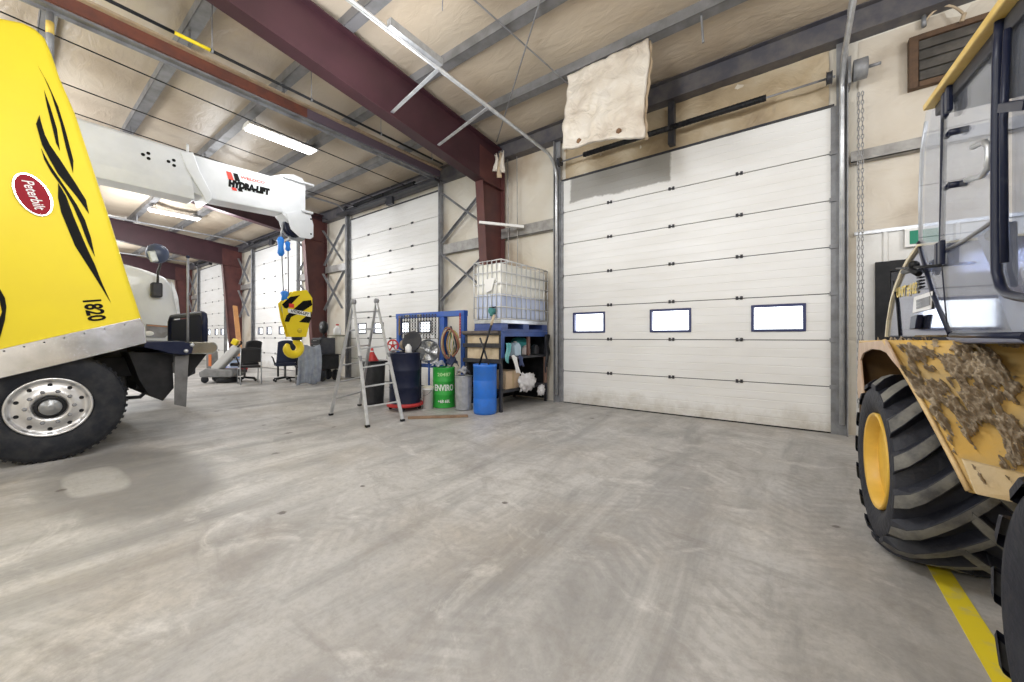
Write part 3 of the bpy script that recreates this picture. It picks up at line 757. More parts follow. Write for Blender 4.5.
# black sweeps on the hood side
def decal(pts, parent, m, name, fn, off, t=.003):
    mb = MB(); mb.slab([fn(u, v) for u, v in pts], (1, 0, 0), t); return mb.build(name, m, parent, off=off)
SW = [[(38, 66), (44, 77), (51, 93), (60, 122), (66, 148), (73, 173), (73.5, 161), (66, 132), (58, 106), (48, 84)],
      [(44, 90), (50, 106), (57, 129), (60, 151), (56, 143), (52, 126), (47, 106)],
      [(39.5, 115), (36, 124), (42, 145), (50, 160), (58, 174), (77, 197), (89, 214), (86, 200), (76, 184), (61, 161), (50, 145), (45, 135), (41, 122)],
      [(41, 148), (44, 159), (51, 172), (64, 190), (73, 206), (80, 222), (88, 243), (95, 257), (91, 238), (85, 220), (77, 205), (65, 187), (50, 165), (45, 156)],
      [(58, 183), (58, 198), (61, 212), (75, 246), (84, 260), (93, 274), (111, 303), (102, 283), (95, 265), (86, 246), (73, 215), (66, 196)],
      [(-8, 284), (0, 289), (5, 298), (6.5, 307), (5, 320), (0, 338), (-8, 350), (-5, 330), (2, 312), (-1, 298)]]
for q in SW: decal(q, t1, M['decal'], 'stripe_graphic', lambda u, v: HD(u, v, .002), O1)
# oval badge
bc = HD(33, 195); a0 = (HD(42.5, 215.5)-bc); rd = a0.normalized(); ud = (HD(48, 184)-bc); ud = (ud-rd*ud.dot(rd)).normalized()
def oval(a, b, h0, h1, name, m, par):
    mb = MB(); pts = []
    for k in range(40):
        q = 2*pi*k/40; pts.append(bc+rd*a*cos(q)+ud*b*sin(q)+V((h0, 0, 0)))
    mb.slab(pts, (1, 0, 0), h1-h0); return mb.build(name, m, par, .003, off=O1)
La = a0.length*1.06; Lb = La*.56
badge = oval(La, Lb, .0, .014, 'badge', M['chrome'], t1)
oval(La*.92, Lb*.87, .014, .018, 'badge_face', mat('badge_red', (.30, .012, .025), .6, spec=.2), badge)
text('Peterbilt', La*.50, bc+V((.0195, 0, 0)), rd, ud, M['decalwhite'], badge, O1, .003, .01, .25, fit=La*1.36)
# unit number
nc = HD(93.5, 309.5); rd2 = (HD(96.5, 320)-HD(91, 300)); ud2 = HD(103, 307)-HD(85, 311)
text('1820', ud2.length*1.30, nc+V((.004, 0, 0)), rd2, ud2, M['decal'], t1, O1, .003, .03, 0., fit=(HD(97, 320)-HD(92, 299)).length).name = 'unit_number'
# running gear
truck_wheel(t1, -6.04, .30, .555, 1, O1)
truck_wheel(t1, -8.06, .30, .555, -1, O1)
for xx in (-6.62, -7.48): MB().box((xx-.045, -7.0, .78), (xx+.045, 1.25, 1.02)).build('frame_rail', M['black'], t1, .008, off=O1)
mb = MB(); mb.tube([(-6.4, .3, .56), (-6.7, .3, .47), (-7.4, .3, .47), (-7.7, .3, .56)], .06, 10); mb.build('front_axle', M['black'], t1, off=O1)
mb = MB(); mb.tube([onX(124, 398, -6.35), onX(140, 397, -6.35), onX(150, 388, -6.3), onX(160, 386, -6.3)], .022, 8); mb.build('steering_rod', M['black'], t1, off=O1)
mb = MB(); mb.box((-7.40, -1.0, .62), (-6.70, .95, 1.75)); mb.box((-7.3, -.9, 1.75), (-6.8, .6, 1.98)); mb.box((-7.34, .1, .45), (-6.76, .7, .62)); mb.build('engine', mat('engine_grey', (.10, .10, .10), .55, .3, (.05, .05, .05), 6.), t1, .03, off=O1)
mb = MB(); mb.box((-7.55, 1.0, .62), (-6.55, 1.12, 1.16)); mb.build('radiator', M['black'], t1, .01, off=O1)
mb = MB(); mb.box((-8.0, -3.4, 1.05), (-6.1, -1.5, 3.0)); mb.build('cab', M['yellow'], t1, .12, off=O1)
mb = MB(); mb.box((-7.9, -1.515, 2.1), (-6.2, -1.49, 2.8)); mb.build('windshield', M['darksteel'], t1, .02, off=O1)
# front bumper: navy deck, chrome nose, hanging plates, folding guard and marker pole
dk = [(144, 341.5), (183, 341.2), (190, 343.5), (193.5, 348), (192, 353), (187, 355), (172, 354), (158, 350), (144, 347.5)]
pd = [onX(u, v, -6.0) for u, v in dk]
mb = MB(); mb.prism([(p.y, p.z) for p in pd], 'X', -8.1, -6.0); mb.build('bumper_deck', M['navy'], t1, .01, off=O1)
pa, pb = onX(191, 348, -6.03), onX(218, 348.5, -6.03); rr = .076
cap_ = [(pb.y-rr+rr*cos(q), pa.z+rr*sin(q)) for q in [-pi/2+pi*k/12 for k in range(13)]]+[(pa.y, pa.z+rr), (pa.y, pa.z-rr)]
mb = MB(); mb.prism(cap_, 'X', -8.07, -6.03); mb.build('bumper_nose', mat('nose_chrome', (.55, .55, .50), .22, 1., (.42, .42, .37), 4.), t1, .012, off=O1)
for k, (u, v) in enumerate(((186, 351), (192, 345))):
    p = onX(u, v, -6.); mb = MB(); mb.lathe([(.022, -.01), (.022, .012), (.012, .02), (.001, .022)], (p.x, p.y, p.z), 'X', 10); mb.build('bumper_bolt', M['galv'], t1, off=O1)
fl = [onX(u, v, -6.08) for u, v in ((175, 356), (189, 355), (186.3, 407), (174.5, 404.7))]
mb = MB(); mb.slab(fl, (-1, 0, 0), .02); mb.build('hanging_plate', mat('flap_grey', (.16, .16, .165), .5, .2, (.10, .10, .10), 5.), t1, .004, off=O1)
bx = [onX(u, v, -6.2) for u, v in ((128, 352), (172, 352), (174, 388), (163, 401), (149, 396), (139, 380))]
mb = MB(); mb.prism([(p.y, p.z) for p in bx], 'X', -7.9, -6.2); mb.build('bumper_skirt', M['black'], t1, .008, off=O1)
wd = [onX(u, v, -6.25) for u, v in ((188, 354), (207, 354), (189, 377))]
mb = MB(); mb.prism([(p.y, p.z) for p in wd], 'X', -6.6, -6.25); mb.build('bumper_bracket', M['black'], t1, .005, off=O1)
gy = 1.60
gd = t1
mb = MB(); fr_ = [(-6.22, gy, 1.20), (-6.22, gy, 1.50), (-6.25, gy, 1.555), (-6.32, gy, 1.575), (-7.8, gy, 1.575), (-7.9, gy, 1.50), (-7.9, gy, 1.20)]
mb.tube(fr_, .035, 10); gf = mb.build('guard_frame', M['navy'], t1, off=O1)
mb = MB(); mb.box((-6.85, gy-.02, 1.20), (-6.26, gy+.02, 1.56)); mb.box((-7.75, gy-.02, 1.18), (-6.95, gy+.02, 1.52)); mb.build('guard_panel', mat('guard_navy', (.010, .014, .045), .7, spec=.12), gf, .008, off=O1)
mp_ = onX(187.8, 345, -6.08); mq_ = onX(187.8, 257, -6.08)
mb = MB(); mb.tube([mp_, mq_], .014, 8); mk = mb.build('marker_pole', M['steel'], t1, off=O1)
mb = MB(); mb.blob(mq_, .022, 8); mb.build('pole_knob', M['navy'], mk, off=O1)

# ================================================================== WHITE CRANE TRUCK
t2 = thing('crane_truck', 'white crane truck with a long boom, parked beyond the yellow truck', 'truck', (-9.9, .9, 0)); O2 = t2.location
XR2 = -9.1
ho = [onX(u, v, XR2) for u, v in ((130, 265), (150, 271), (165, 277), (173, 285), (178, 298), (181, 318), (180, 341))]
poly = [(-.3, ho[0].z+.28)]+[(p.y, p.z) for p in ho]+[(ho[-1].y-.2, 1.0), (-.3, 1.0)]
mb = MB(); mb.prism(poly, 'X', -10.7, XR2); hd2 = mb.build('hood', M['white'], t2, .07, off=O2)
for f in hd2.data.polygons: f.use_smooth = True
gr = [onX(u, v, XR2+.006) for u, v in ((170.5, 281), (174, 285), (178, 297), (180.5, 318), (177.5, 318), (174, 300))]
MB().slab(gr, (1, 0, 0), .008).build('hood_vent', M['galv'], t2, .002, off=O2)
hl = [onX(u, v, XR2+.004) for u, v in ((146, 324), (166, 325.5), (173, 326), (171, 332), (165, 337.5), (146, 337.5))]
h2 = MB().slab(hl, (1, 0, 0), .02).build('headlight', mat('headlight_grey', (.33, .34, .37), .18, .2, (.20, .19, .20), 6., coat=.6), t2, .006, off=O2)
hl = [onX(u, v, XR2+.026) for u, v in ((147, 324.5), (166, 326), (172, 326.6), (171, 327.6), (147, 326))]
MB().slab(hl, (1, 0, 0), .006).build('signal_lens', mat('signal_amber', (.40, .20, .10), .3), h2, .002, off=O2)
p = onX(149, 333.5, XR2+.03); MB().blob(p, (.012, .07, .045), 10).build('lamp_bulb', M['decalwhite'], h2, off=O2)
mb = MB(); mb.prism([(2.02, .55), (2.12, .6), (2.12, .95), (2.02, 1.0)], 'X', -11.1, -8.75); mb.build('bumper', M['darksteel'], t2, .01, off=O2)
mb = MB(); mb.box((-10.45, 1.98, 1.05), (-9.35, 2.01, 2.0)); mb.build('grille', M['chrome'], t2, .01, off=O2)
for xx in (-9.45, -10.35): MB().box((xx-.045, -7., .78), (xx+.045, 1.95, 1.02)).build('frame_rail', M['black'], t2, .008, off=O2)
truck_wheel(t2, -8.78, .75, .52, 1, O2); truck_wheel(t2, -11.02, .75, .52, -1, O2)
for xx in (-9.1, -10.7):
    pl = [(.75+.62*cos(q), .52+.62*sin(q)) for q in [pi*k/12 for k in range(13)]]+[(.75+.56*cos(q), .52+.56*sin(q)) for q in [pi-pi*k/12 for k in range(13)]]
    s_ = 1 if xx > -9.9 else -1
    mb = MB(); mb.prism(pl, 'X', xx, xx+s_*.34); mb.build('fender', M['white'], t2, .006, off=O2)
mb = MB(); mb.prism([(-2.3, 1.0), (-.3, 1.0), (-.3, 2.35), (-.75, 3.25), (-2.3, 3.3)], 'X', -11.0, -8.8); mb.build('cab', M['white'], t2, .08, off=O2)
mb = MB(); mb.slab([(-8.95, -.325, 2.4), (-10.85, -.325, 2.4), (-10.8, -.70, 3.12), (-9.0, -.70, 3.12)], (0, 1, .45), .02); mb.build('windshield', M['darksteel'], t2, .004, off=O2)
# hood mirror on its bent stalk
mp = [onX(157.5, 290, XR2+.10), onX(158, 272, XR2+.12), onX(161, 262, XR2+.14), onX(162, 256, XR2+.14)]
mb = MB(); mb.tube(mp, .018, 8); ms = mb.build('mirror_stalk', M['darksteel'], t2, off=O2)
c = onX(156.5, 290, XR2+.07); MB().cbox(c, (.14, .15, .26)).build('mirror_base', M['darksteel'], ms, .03, off=O2)
c = onX(157.5, 253.5, XR2+.16); mb = MB(); mb.blob(c, (.10, .16, .17), 14); mh = mb.build('mirror_head', mat('mirror_blue', (.07, .09, .16), .35), t2, off=O2)
c2 = onX(153, 256.5, XR2+.24); mb = MB(); mb.cbox(c2, (.05, .11, .19), 0, radians(14)); mb.build('mirror_glass', mat('mirror_pale', (.55, .60, .62), .15), mh, .02, off=O2)
# pedestal and telescoping boom
XB = -9.25; XBC = -9.52; HW = .27
mb = MB(); mb.lathe([(.42, 1.02), (.42, 1.3), (.30, 1.4), (.28, 3.3), (.36, 3.4), (.36, 3.7)], (XBC-.2, -4.2, 0), 'Z', 28); mb.build('crane_pedestal', M['white'], t2, off=O2)
mb = MB(); mb.box((-11.0, -7.0, 1.03), (-8.8, -4.9, 1.25)); mb.box((-11.0, -3.5, 1.03), (-8.8, -2.5, 1.25)); mb.build('crane_deck', M['white'], t2, .02, off=O2)
def bp(u, v): q = onX(u, v, XB); return (q.y, q.z)
e0, e1 = bp(193, 152.5), bp(206, 203)
l0, l1 = bp(80, 117.5), bp(100, 177)
zt0, zbt = l0[1], l1[1]
# outer section: hexagonal underside like the photograph's lower flange
sec = [(HW, zt0-.05), (HW-.05, zt0), (-HW+.05, zt0), (-HW, zt0-.05), (-HW, zbt+.22), (-HW+.05, zbt), (HW-.05, zbt), (HW, zbt+.22)]
mb = MB(); mb.prism([(XBC+x, z) for x, z in sec], 'Y', -4.9, 2.12)
# the collar at the end is cut on a slant
bm_e = [v_ for v_ in mb.bm.verts if v_.co.y > 2.0]
for v_ in bm_e: v_.co.y = e0[0]-.10+(zt0-v_.co.z)/(zt0-zbt)*(e1[0]-e0[0])*.7
boom = mb.build('boom', M['white'], t2, .01, off=O2)
cz = [bp(180, 152), bp(193, 152.5), bp(199, 170), bp(211, 193), bp(211.5, 200), bp(206, 203), bp(203, 196), bp(186, 168)]
mb = MB(); mb.prism(cz, 'X', XBC-HW-.02, XB+.02); mb.build('boom_collar', M['white'], boom, .012, off=O2)
q = onX(187.5, 150, XB-.05); MB().cyl((q.x, q.y, q.z-.05), (q.x, q.y, q.z+.11), .022, 10).build('collar_pin', M['white'], boom, off=O2)
s1 = [bp(186, 152), bp(273, 176), bp(284, 213), bp(204, 197), bp(190, 190)]
mb = MB(); mb.prism(s1, 'X', XBC-.20, XB-.03); in_ = mb.build('boom_extension', M['white'], t2, .02, off=O2)
def bq(u, v, X): q = onX(u, v, X); return (q.y, q.z)
hdp = [(270, 176), (281, 174), (294, 174), (303, 178), (306, 184), (306, 212), (300, 222), (290, 222), (283, 214)]
mb = MB(); mb.prism([bq(u, v, XB-.03) for u, v in hdp], 'X', XBC-.18, XB-.05); bh = mb.build('boom_head', M['white'], t2, .012, off=O2)
for (a, b_) in (((283, 174.5), (314, 186)), ((302, 211), (313, 213.5))):
    q0, q1 = onX(*a, XB-.02), onX(*b_, XB-.02)
    MB().box((XBC-.24, q0.y, q1.z-.02), (XB, q1.y, q1.z+.03)).build('head_flange', M['white'], bh, .006, off=O2)
chp = [(286, 213), (296, 211), (311, 215), (313.5, 225), (313.5, 237), (310.5, 239), (300, 237.5), (291, 229)]
for xx in (XB-.03, XBC-.20):
    mb = MB(); mb.prism([bq(u, v, XB-.03) for u, v in chp], 'X', xx-.02, xx); mb.build('cheek_plate', M['white'], bh, .004, off=O2)
p = onX(294, 227, XBC); mb = MB(); mb.lathe([(.10, -.12), (.22, -.10), (.24, -.06), (.20, -.04), (.20, .04), (.24, .06), (.22, .10), (.10, .12)], (XBC, p.y, p.z), 'X', 28); mb.build('sheave', M['navy'], bh, off=O2)
for (u, v) in ((311, 219), (311, 234)):
    q = onX(u, v, XB-.025); MB().lathe([(.02, -.004), (.02, .004), (.001, .006)], q, 'X', 10).build('pin_hole', M['black'], bh, off=O2)
for (ua, va, ub, vb) in ((283.5, 222, 280.7, 236.3), (290, 236, 287.6, 240.8)):
    MB().tube([onX(ua, va, XBC+.02), onX(ub, vb, XBC+.02)], .022, 8).build('rope_end', M['galv'], bh, off=O2)
# three-dot reflectors, maker's mark and lettering
for (u, v) in ((146, 155.5), (171.5, 162.5)):
    for du, dv in ((-3, -1), (2.3, -2.2), (2.6, 3)):
        q = onX(u+du, v+dv, XB+.001); MB().lathe([(.028, 0), (.028, .004)], q, 'X', 10).build('reflector_dot', M['decal'], boom, off=O2)
XD = XB-.027
def para(pts, m, name): return MB().slab([onX(u, v, XD) for u, v in pts], (1, 0, 0), .004).build(name, m, in_, off=O2)
para([(226, 171), (231, 172.3), (234, 180.5), (228.5, 179.5)], M['decalred'], 'logo_mark')
para([(233, 172.8), (237.5, 173.9), (240.3, 181.5), (235.3, 180.8)], M['decal'], 'logo_mark')
para([(231.5, 187.3), (236, 188), (237, 191), (232.5, 190.2)], M['decalred'], 'logo_mark')
para([(237.5, 188.3), (242, 189.2), (243, 192), (238.7, 191.3)], M['decal'], 'logo_mark')
a, b_ = onX(228, 182.8, XD), onX(269.5, 192.6, XD); hgt = (onX(250, 183, XD)-onX(250, 191, XD)).length
tx = text('HYDRA-LIFT', hgt*1.02, (a+b_)/2+V((.003, 0, 0)), b_-a, (0, 0, 1), M['decal'], in_, O2, .004, .10, .12, 1.)
tx.name = 'lettering'
wdt = max(v.co.y for v in tx.data.vertices)-min(v.co.y for v in tx.data.vertices)
kx = (b_-a).length/wdt; cy = sum(v.co.y for v in tx.data.vertices)/len(tx.data.vertices)
for v in tx.data.vertices: v.co.y = cy+(v.co.y-cy)*kx
a, b_ = onX(243, 177.8, XD), onX(262, 182.3, XD)
text('WELDCO', .075, (a+b_)/2+V((.003, 0, 0)), b_-a, (0, 0, 1), M['decalred'], in_, O2, .003, .02, .12, 1.4).name = 'lettering'

# hook block hung from the boom on two falls of rope
hb = thing('hook_block', 'yellow crane hook block with black chevrons hanging below the white boom head', 'hook block', (XBC, 4.3, 2.)); OH = hb.location
XK = XBC+.10
def kp(u, v): q = onX(u, v, XK); return (q.y, q.z)
bl = [(281.5, 303), (294, 291), (307, 290), (312.5, 298), (312.5, 310), (306.5, 337), (289.5, 337), (284, 318)]
for xx in (XK, XK-.17):
    mb = MB(); mb.prism([kp(u, v) for u, v in bl], 'X', xx-.03, xx); pl_ = mb.build('side_plate', M['blockyellow'], hb, .008, off=OH)
    if xx == XK: plate = pl_
mb = MB(); c = kp(297, 308); mb.lathe([(.08, -.06), (.26, -.055), (.29, -.035), (.25, -.015), (.25, .015), (.29, .035), (.26, .055), (.08, .06)], (XK-.10, c[0], c[1]), 'X', 28); mb.build('sheave', M['steel'], hb, off=OH)
XS = XK+.001
for pts in ([(282, 304.5), (284.5, 302), (290, 297), (300, 295), (287, 308.5), (284.5, 308)], [(284.5, 321.5), (286.5, 315.5), (303, 301), (311, 300), (312.3, 305), (300, 313), (291, 317), (289, 322)],
            [(299, 322), (311.5, 311.5), (311, 319), (309, 323)]):
    MB().slab([onX(u, v, XS) for u, v in pts], (1, 0, 0), .003).build('chevron', M['decal'], plate, off=OH)
MB().slab([onX(u, v, XS+.003) for u, v in ((288, 308.5), (310.5, 312.5), (310.5, 317), (288, 312.5))], (1, 0, 0), .002).build('name_strip', M['decalwhite'], plate, off=OH)
a, b_ = onX(290, 310.8, XS+.006), onX(309.5, 314.7, XS+.006)
text('HYDRA-LIFT', .095, (a+b_)/2, b_-a, (0, 0, 1), M['decal'], plate, OH, .002, .03, .1, .78).name = 'lettering'
MB().slab([onX(u, v, XS+.003) for u, v in ((289, 303.5), (294, 304), (294, 308), (289, 307.5))], (1, 0, 0), .003).build('logo_mark', M['decalred'], plate, off=OH)
q = onX(299.5, 330.5, XS); MB().lathe([(.055, 0), (.055, .006), (.045, .007), (.045, .012), (.02, .016), (.015, .02)], q, 'X', 18).build('pin_boss', mat('pin_yellow', (.62, .48, .02), .4), plate, off=OH)
# the hook: swivel, shank and open bowl
c = onX(293.5, 348, XK-.13); hk = []
for k in range(21):
    a_ = radians(82-k*15.2); hk.append(V((c.x, c.y+.150*cos(a_), c.z+.155*sin(a_))))
hk = [V((c.x, c.y+.06, c.z+.27))]+hk
rads = [.055, .06]+[.078+.022*sin(pi*k/20)-(.035 if k > 17 else 0)*((k-17)/3) for k in range(1, 21)]
mb = MB(); mb.tube(hk, rads, 12); mb.build('hook', M['blockyellow'], hb, off=OH, sub=1)
q = onX(297, 338, XK-.13); mb = MB(); mb.lathe([(.10, -.05), (.115, -.03), (.115, .03), (.08, .05)], q, 'Z', 18); mb.build('swivel_collar', M['darksteel'], hb, off=OH)
# ropes and blue sockets
r0, r1 = onX(281, 237, XK-.10), onX(283.5, 294, XK-.10)
MB().tube([r0, r1], .014, 6).build('wire_rope', M['steel'], hb, off=OH)
r2, r3 = onX(288, 241.5, XK-.10), onX(288.5, 297, XK-.10)
MB().tube([r2, r3], .014, 6).build('wire_rope', M['steel'], hb, off=OH)
def sock(u0, v0, u1, v1, r, m, nm):
    mb = MB(); p0, p1 = onX(u0, v0, XK-.08), onX(u1, v1, XK-.08); mb.tube([p0, p0.lerp(p1, .15), p0.lerp(p1, .5), p0.lerp(p1, .85), p1], [r*.5, r, r*.75, r, r*.45], 12); mb.build(nm, m, hb, off=OH)
sock(280.5, 237, 281, 256, .075, M['brightblue'], 'rope_socket'); sock(287.5, 241.5, 288, 251, .06, M['brightblue'], 'rope_socket')
sock(284.2, 291, 285.5, 301, .09, M['brightblue'], 'rope_socket')
# ================================================================== WHEEL LOADER
ld = thing('wheel_loader', 'muddy yellow wheel loader with a glazed cab and chunky lugged tires', 'loader', (1.25, 2.3, 0)); OL = ld.location
def lug_wheel(x, y, r, w, yaw, s=1):
    """left face at x (s=+1: outer side towards -X); tread width w"""
    k = r/.52
    Rz = Matrix.Rotation(yaw, 3, 'Z'); c0 = V((x+w/2*s, y, r))
    def fin(mb):
        for v in mb.bm.verts: v.co = c0+Rz @ V((v.co.x*s, v.co.y, v.co.z))
        return mb
    # local: axle along X, outer side at -w/2
    h = w/2
    mb = MB()
    mb.lathe([(.275*k, -h+.05), (.285*k, -h+.012), (.32*k, -h-.005), (.38*k, -h-.018), (.43*k, -h-.008), (.448*k, -h+.03), (.455*k, -h+.08), (.458*k, 0), (.455*k, h-.08), (.448*k, h-.03), (.43*k, h+.008), (.38*k, h+.018), (.32*k, h+.005), (.285*k, h-.012), (.275*k, h-.05)], (0, 0, 0), 'X', 64, cap=False)
    # long and short lugs, swept back in a loose V
    def lug(a0, sgn, x0, x1, sweep, wa):
        n = 7; tops = []
        for i in range(n+1):
            t = i/n; xx = x0+(x1-x0)*t; a = a0+sweep*(t**1.15)
            half = wa*(1.-.25*t if t < .85 else .8-.9*(t-.85))
            edge = abs(xx) > h-.05
            ro = (.520 if abs(xx) < h-.07 else .520-.060*((abs(xx)-(h-.07))/.09)**1.5)*k; ri = .438*k
            row = []
            for (da, rr) in ((-half*1.25, ri), (-half*.85, ro), (half*.85, ro), (half*1.25, ri)):
                row.append(mb.bm.verts.new(V((sgn*xx, rr*cos(a+da), rr*sin(a+da)))))
            tops.append(row)
        for i in range(n):
            for j in range(3):
                mb.mi = 1 if j == 1 else 0
                mb.face([tops[i][j], tops[i+1][j], tops[i+1][j+1], tops[i][j+1]], j == 1)
        mb.mi = 0
        mb.face(tops[0]); mb.face(list(reversed(tops[-1])))
    N = 15
    for j in range(N):
        a = 2*pi*j/N
        lug(a, 1, -h-.02, h*.30, -.72, .100)
        lug(a+pi/N*1.0-.13, -1, -h-.02, h*.10, -.55, .095)
    t = fin(mb).build('tire', [M['ltire'], M['lugtop']], ld, .004, off=OL)
    mb = MB(); mb.lathe([(.272*k, -h+.06), (.282*k, -h+.0), (.276*k, -h-.008), (.262*k, -h), (.250*k, -h+.07), (.235*k, -h+.14), (.215*k, -h+.15), (.10*k, -h+.14), (.09*k, -h+.10), (.02*k, -h+.09)], (0, 0, 0), 'X', 48)
    rm = fin(mb).build('wheel_rim', M['rimyellow'], ld, off=OL)
    for j in range(8):
        a = 2*pi*j/8; mb = MB(); mb.lathe([(.016, -h+.155), (.016, -h+.125), (.008, -h+.12)], (0, .165*k*cos(a), .165*k*sin(a)), 'X', 6); fin(mb).build('wheel_bolt', M['rimyellow'], rm, off=OL)
    return t
M['ltire'] = mat('loader_tire', (.010, .012, .022), .6, 0., (.026, .028, .036), 6., lo=.42, hi=.78, bump=.3, bscale=30.)
M['lugtop'] = mat('worn_lug', (.21, .205, .185), .8, 0., (.075, .075, .078), 8., lo=.38, hi=.66, bump=.4, bscale=25.)
M['rimyellow'] = mat('rim_yellow', (.80, .50, .07), .4, 0., (.66, .40, .06), 5.)
lug_wheel(.39, 3.17, .52, .50, radians(3.7))
lug_wheel(.50, 1.35, .52, .50, radians(0))
lug_wheel(2.25, 3.17, .52, .50, radians(3.7), -1)
lug_wheel(2.25, 1.35, .52, .50, 0, -1)
# chassis
mb = MB(); mb.prism([(.75, .55), (.75, 1.18), (2.75, 1.20), (4.5, 1.20), (4.62, .9), (4.4, .5), (2.0, .42)], 'X', .98, 1.68); mb.build('chassis', M['loaderyellow'], ld, .02, off=OL)
for yy in (1.35, 3.17): mb = MB(); mb.cyl((.85, yy, .52), (1.85, yy, .52), .11, 14); mb.build('axle', M['darksteel'], ld, off=OL)
mb = MB(); mb.prism([(.8, .95), (.8, 1.14), (2.42, 1.14), (2.52, 1.02), (2.45, .95)], 'X', .80, 1.9); mb.build('cab_floor', M['loaderyellow'], ld, .015, off=OL)
# fender over the far wheel: flat top at eye height, side skirt with an arch, sloping mud-caked rear face
FX = .40
top_y0, top_y1, tz = 2.93, 4.06, 1.245
A = onX(885, 340, FX); D = onX(859, 343, FX)
Cp = onX(970, 491, .605); Cq = V((1.02, Cp.y-.02, Cp.z-.03))
TL, TR = V((FX, A.y, tz)), V((1.0, A.y-.30, tz))
TFL, TFR = V((FX, D.y, tz-.01)), V((1.0, D.y, tz-.01))
mb = MB()
def fend(u, v):   # v: 0 front lip .. 1 lower rear edge ; u across
    if v < .4:
        t = v/.4; a = TFL.lerp(TL, t); b_ = TFR.lerp(TR, t); return a.lerp(b_, u)
    t = (v-.4)/.6
    a = TL.lerp(Cp, t)+V((0, .02*sin(pi*t), .03*sin(pi*t))); b_ = TR.lerp(Cq, t)+V((0, .02*sin(pi*t), .04*sin(pi*t)))
    return a.lerp(b_, u)
mb.grid(fend, 14, 40); fe = mb.build('fender', M['loaderyellow'], ld, off=OL, solid=.02)
# side skirt of the fender with its dark arch
sk = [onX(u, v, FX-.002) for u, v in ((858.5, 343), (885, 340), (888, 346), (898, 368), (892, 361), (886, 353), (880, 350), (871, 349), (863, 353), (860, 360), (862, 382), (863, 398), (858, 398), (857, 384), (858, 360))]
mb = MB(); mb.slab(sk, (1, 0, 0), .012); mb.build('fender_skirt', mat('skirt_pink', (.62, .46, .34), .55, 0., (.52, .36, .24), 6.), ld, .003, off=OL)
def ffr(u, v):
    x = FX+.012+u*.56; a = v*pi/2
    return (x, TFL.y+.10*sin(a), TFL.z-.02-.56*v**1.3)
mb = MB(); mb.grid(ffr, 4, 10); mb.build('fender_front', mat('inside_brown', (.17, .10, .035), .7, 0., (.11, .065, .03), 6.), ld, off=OL, solid=.012)
lip = [V((FX-.012, p.y, p.z)) for p in (fend(0, .4+.6*t/12) for t in range(13))]
mb = MB(); mb.tube([V(fend(0, .4+.6*t/14))+V((-.004, 0, .0)) for t in range(15)], .011, 6); mb.build('fender_lip', mat('lip_tan', (.72, .52, .26), .5, 0., (.55, .38, .18), 8.), fe, off=OL)
mb = MB(); pts = [TFR+V((0, 0, -.03)), TR+V((0, 0, -.03)), Cq+V((0, .02, 0))]; mb.prism([(TFR.y, 1.21), (TR.y, 1.21), (Cq.y+.05, Cq.z+.02), (3.3, .55), (TFR.y, .7)], 'X', .955, .985); mb.build('inner_wall', M['loaderyellow'], ld, off=OL)
# folded shelf of steel and pale tail piece on the rear face
bt = [fend(.02, 1.0), fend(.95, 1.0), fend(.95, .93), fend(.05, .90)]
mb = MB(); mb.slab([p+V((-.0, -.035, .0)) for p in bt], (0, 1, .2), .022); mb.build('fender_tail', mat('tail_pale', (.66, .53, .33), .6, 0., (.56, .42, .22), 8., bump=.2), fe, .004, off=OL)
# mud caked on the fender
def mudh(u, v):
    q = V((u*8.5, v*9.5, 2.7))
    f = noise.fractal(q, .85, 2.1, 6)
    m_ = math.exp(-((u-.30)/.30)**2-((v-.60)/.15)**2)*.95+math.exp(-((u-.45)/.30)**2-((v-.80)/.13)**2)*.8+.36
    return (f*1.35+m_*.95-.80+.25*noise.noise(V((u*22, v*26, 9))))
mb = MB(); nu, nv = 150, 190; vv = {}
nrm = (TR-TL).cross(Cp-TL).normalized()
if nrm.y > 0: nrm = -nrm
for i in range(nu+1):
    for j in range(nv+1):
        u, v = i/nu, .12+.86*j/nv
        hgt = mudh(u, v)
        if v < .40: hgt -= .12
        if hgt > -.05:
            fine = noise.fractal(V((u*38, v*44, 5)), .8, 2.2, 4)
            vv[i, j] = (V(fend(u, v)), max(hgt, 0), fine)
vs = {}
for k, (p, hg, fi) in vv.items():
    d = V((0, 0, 1)) if (.12+.86*k[1]/nv) < .4 else nrm
    e = (.35 if (.12+.86*k[1]/nv) < .44 else 1)*min(hg*.16, .042)*(1+.9*fi)+.020*max(0, fi)*(hg > 0)
    vs[k] = mb.bm.verts.new(p+d*((e if hg > 0 else -.012)))
for i in range(nu):
    for j in range(nv):
        q = [(i, j), (i+1, j), (i+1, j+1), (i, j+1)]
        if all(x in vs for x in q): mb.face([vs[x] for x in q], True)
mud = mb.build('caked_mud', mat('dried_mud', (.50, .41, .30), .95, 0., (.30, .23, .155), 14., lo=.35, hi=.7, bump=.6, bscale=70.), fe, off=OL); mud['kind'] = 'stuff'
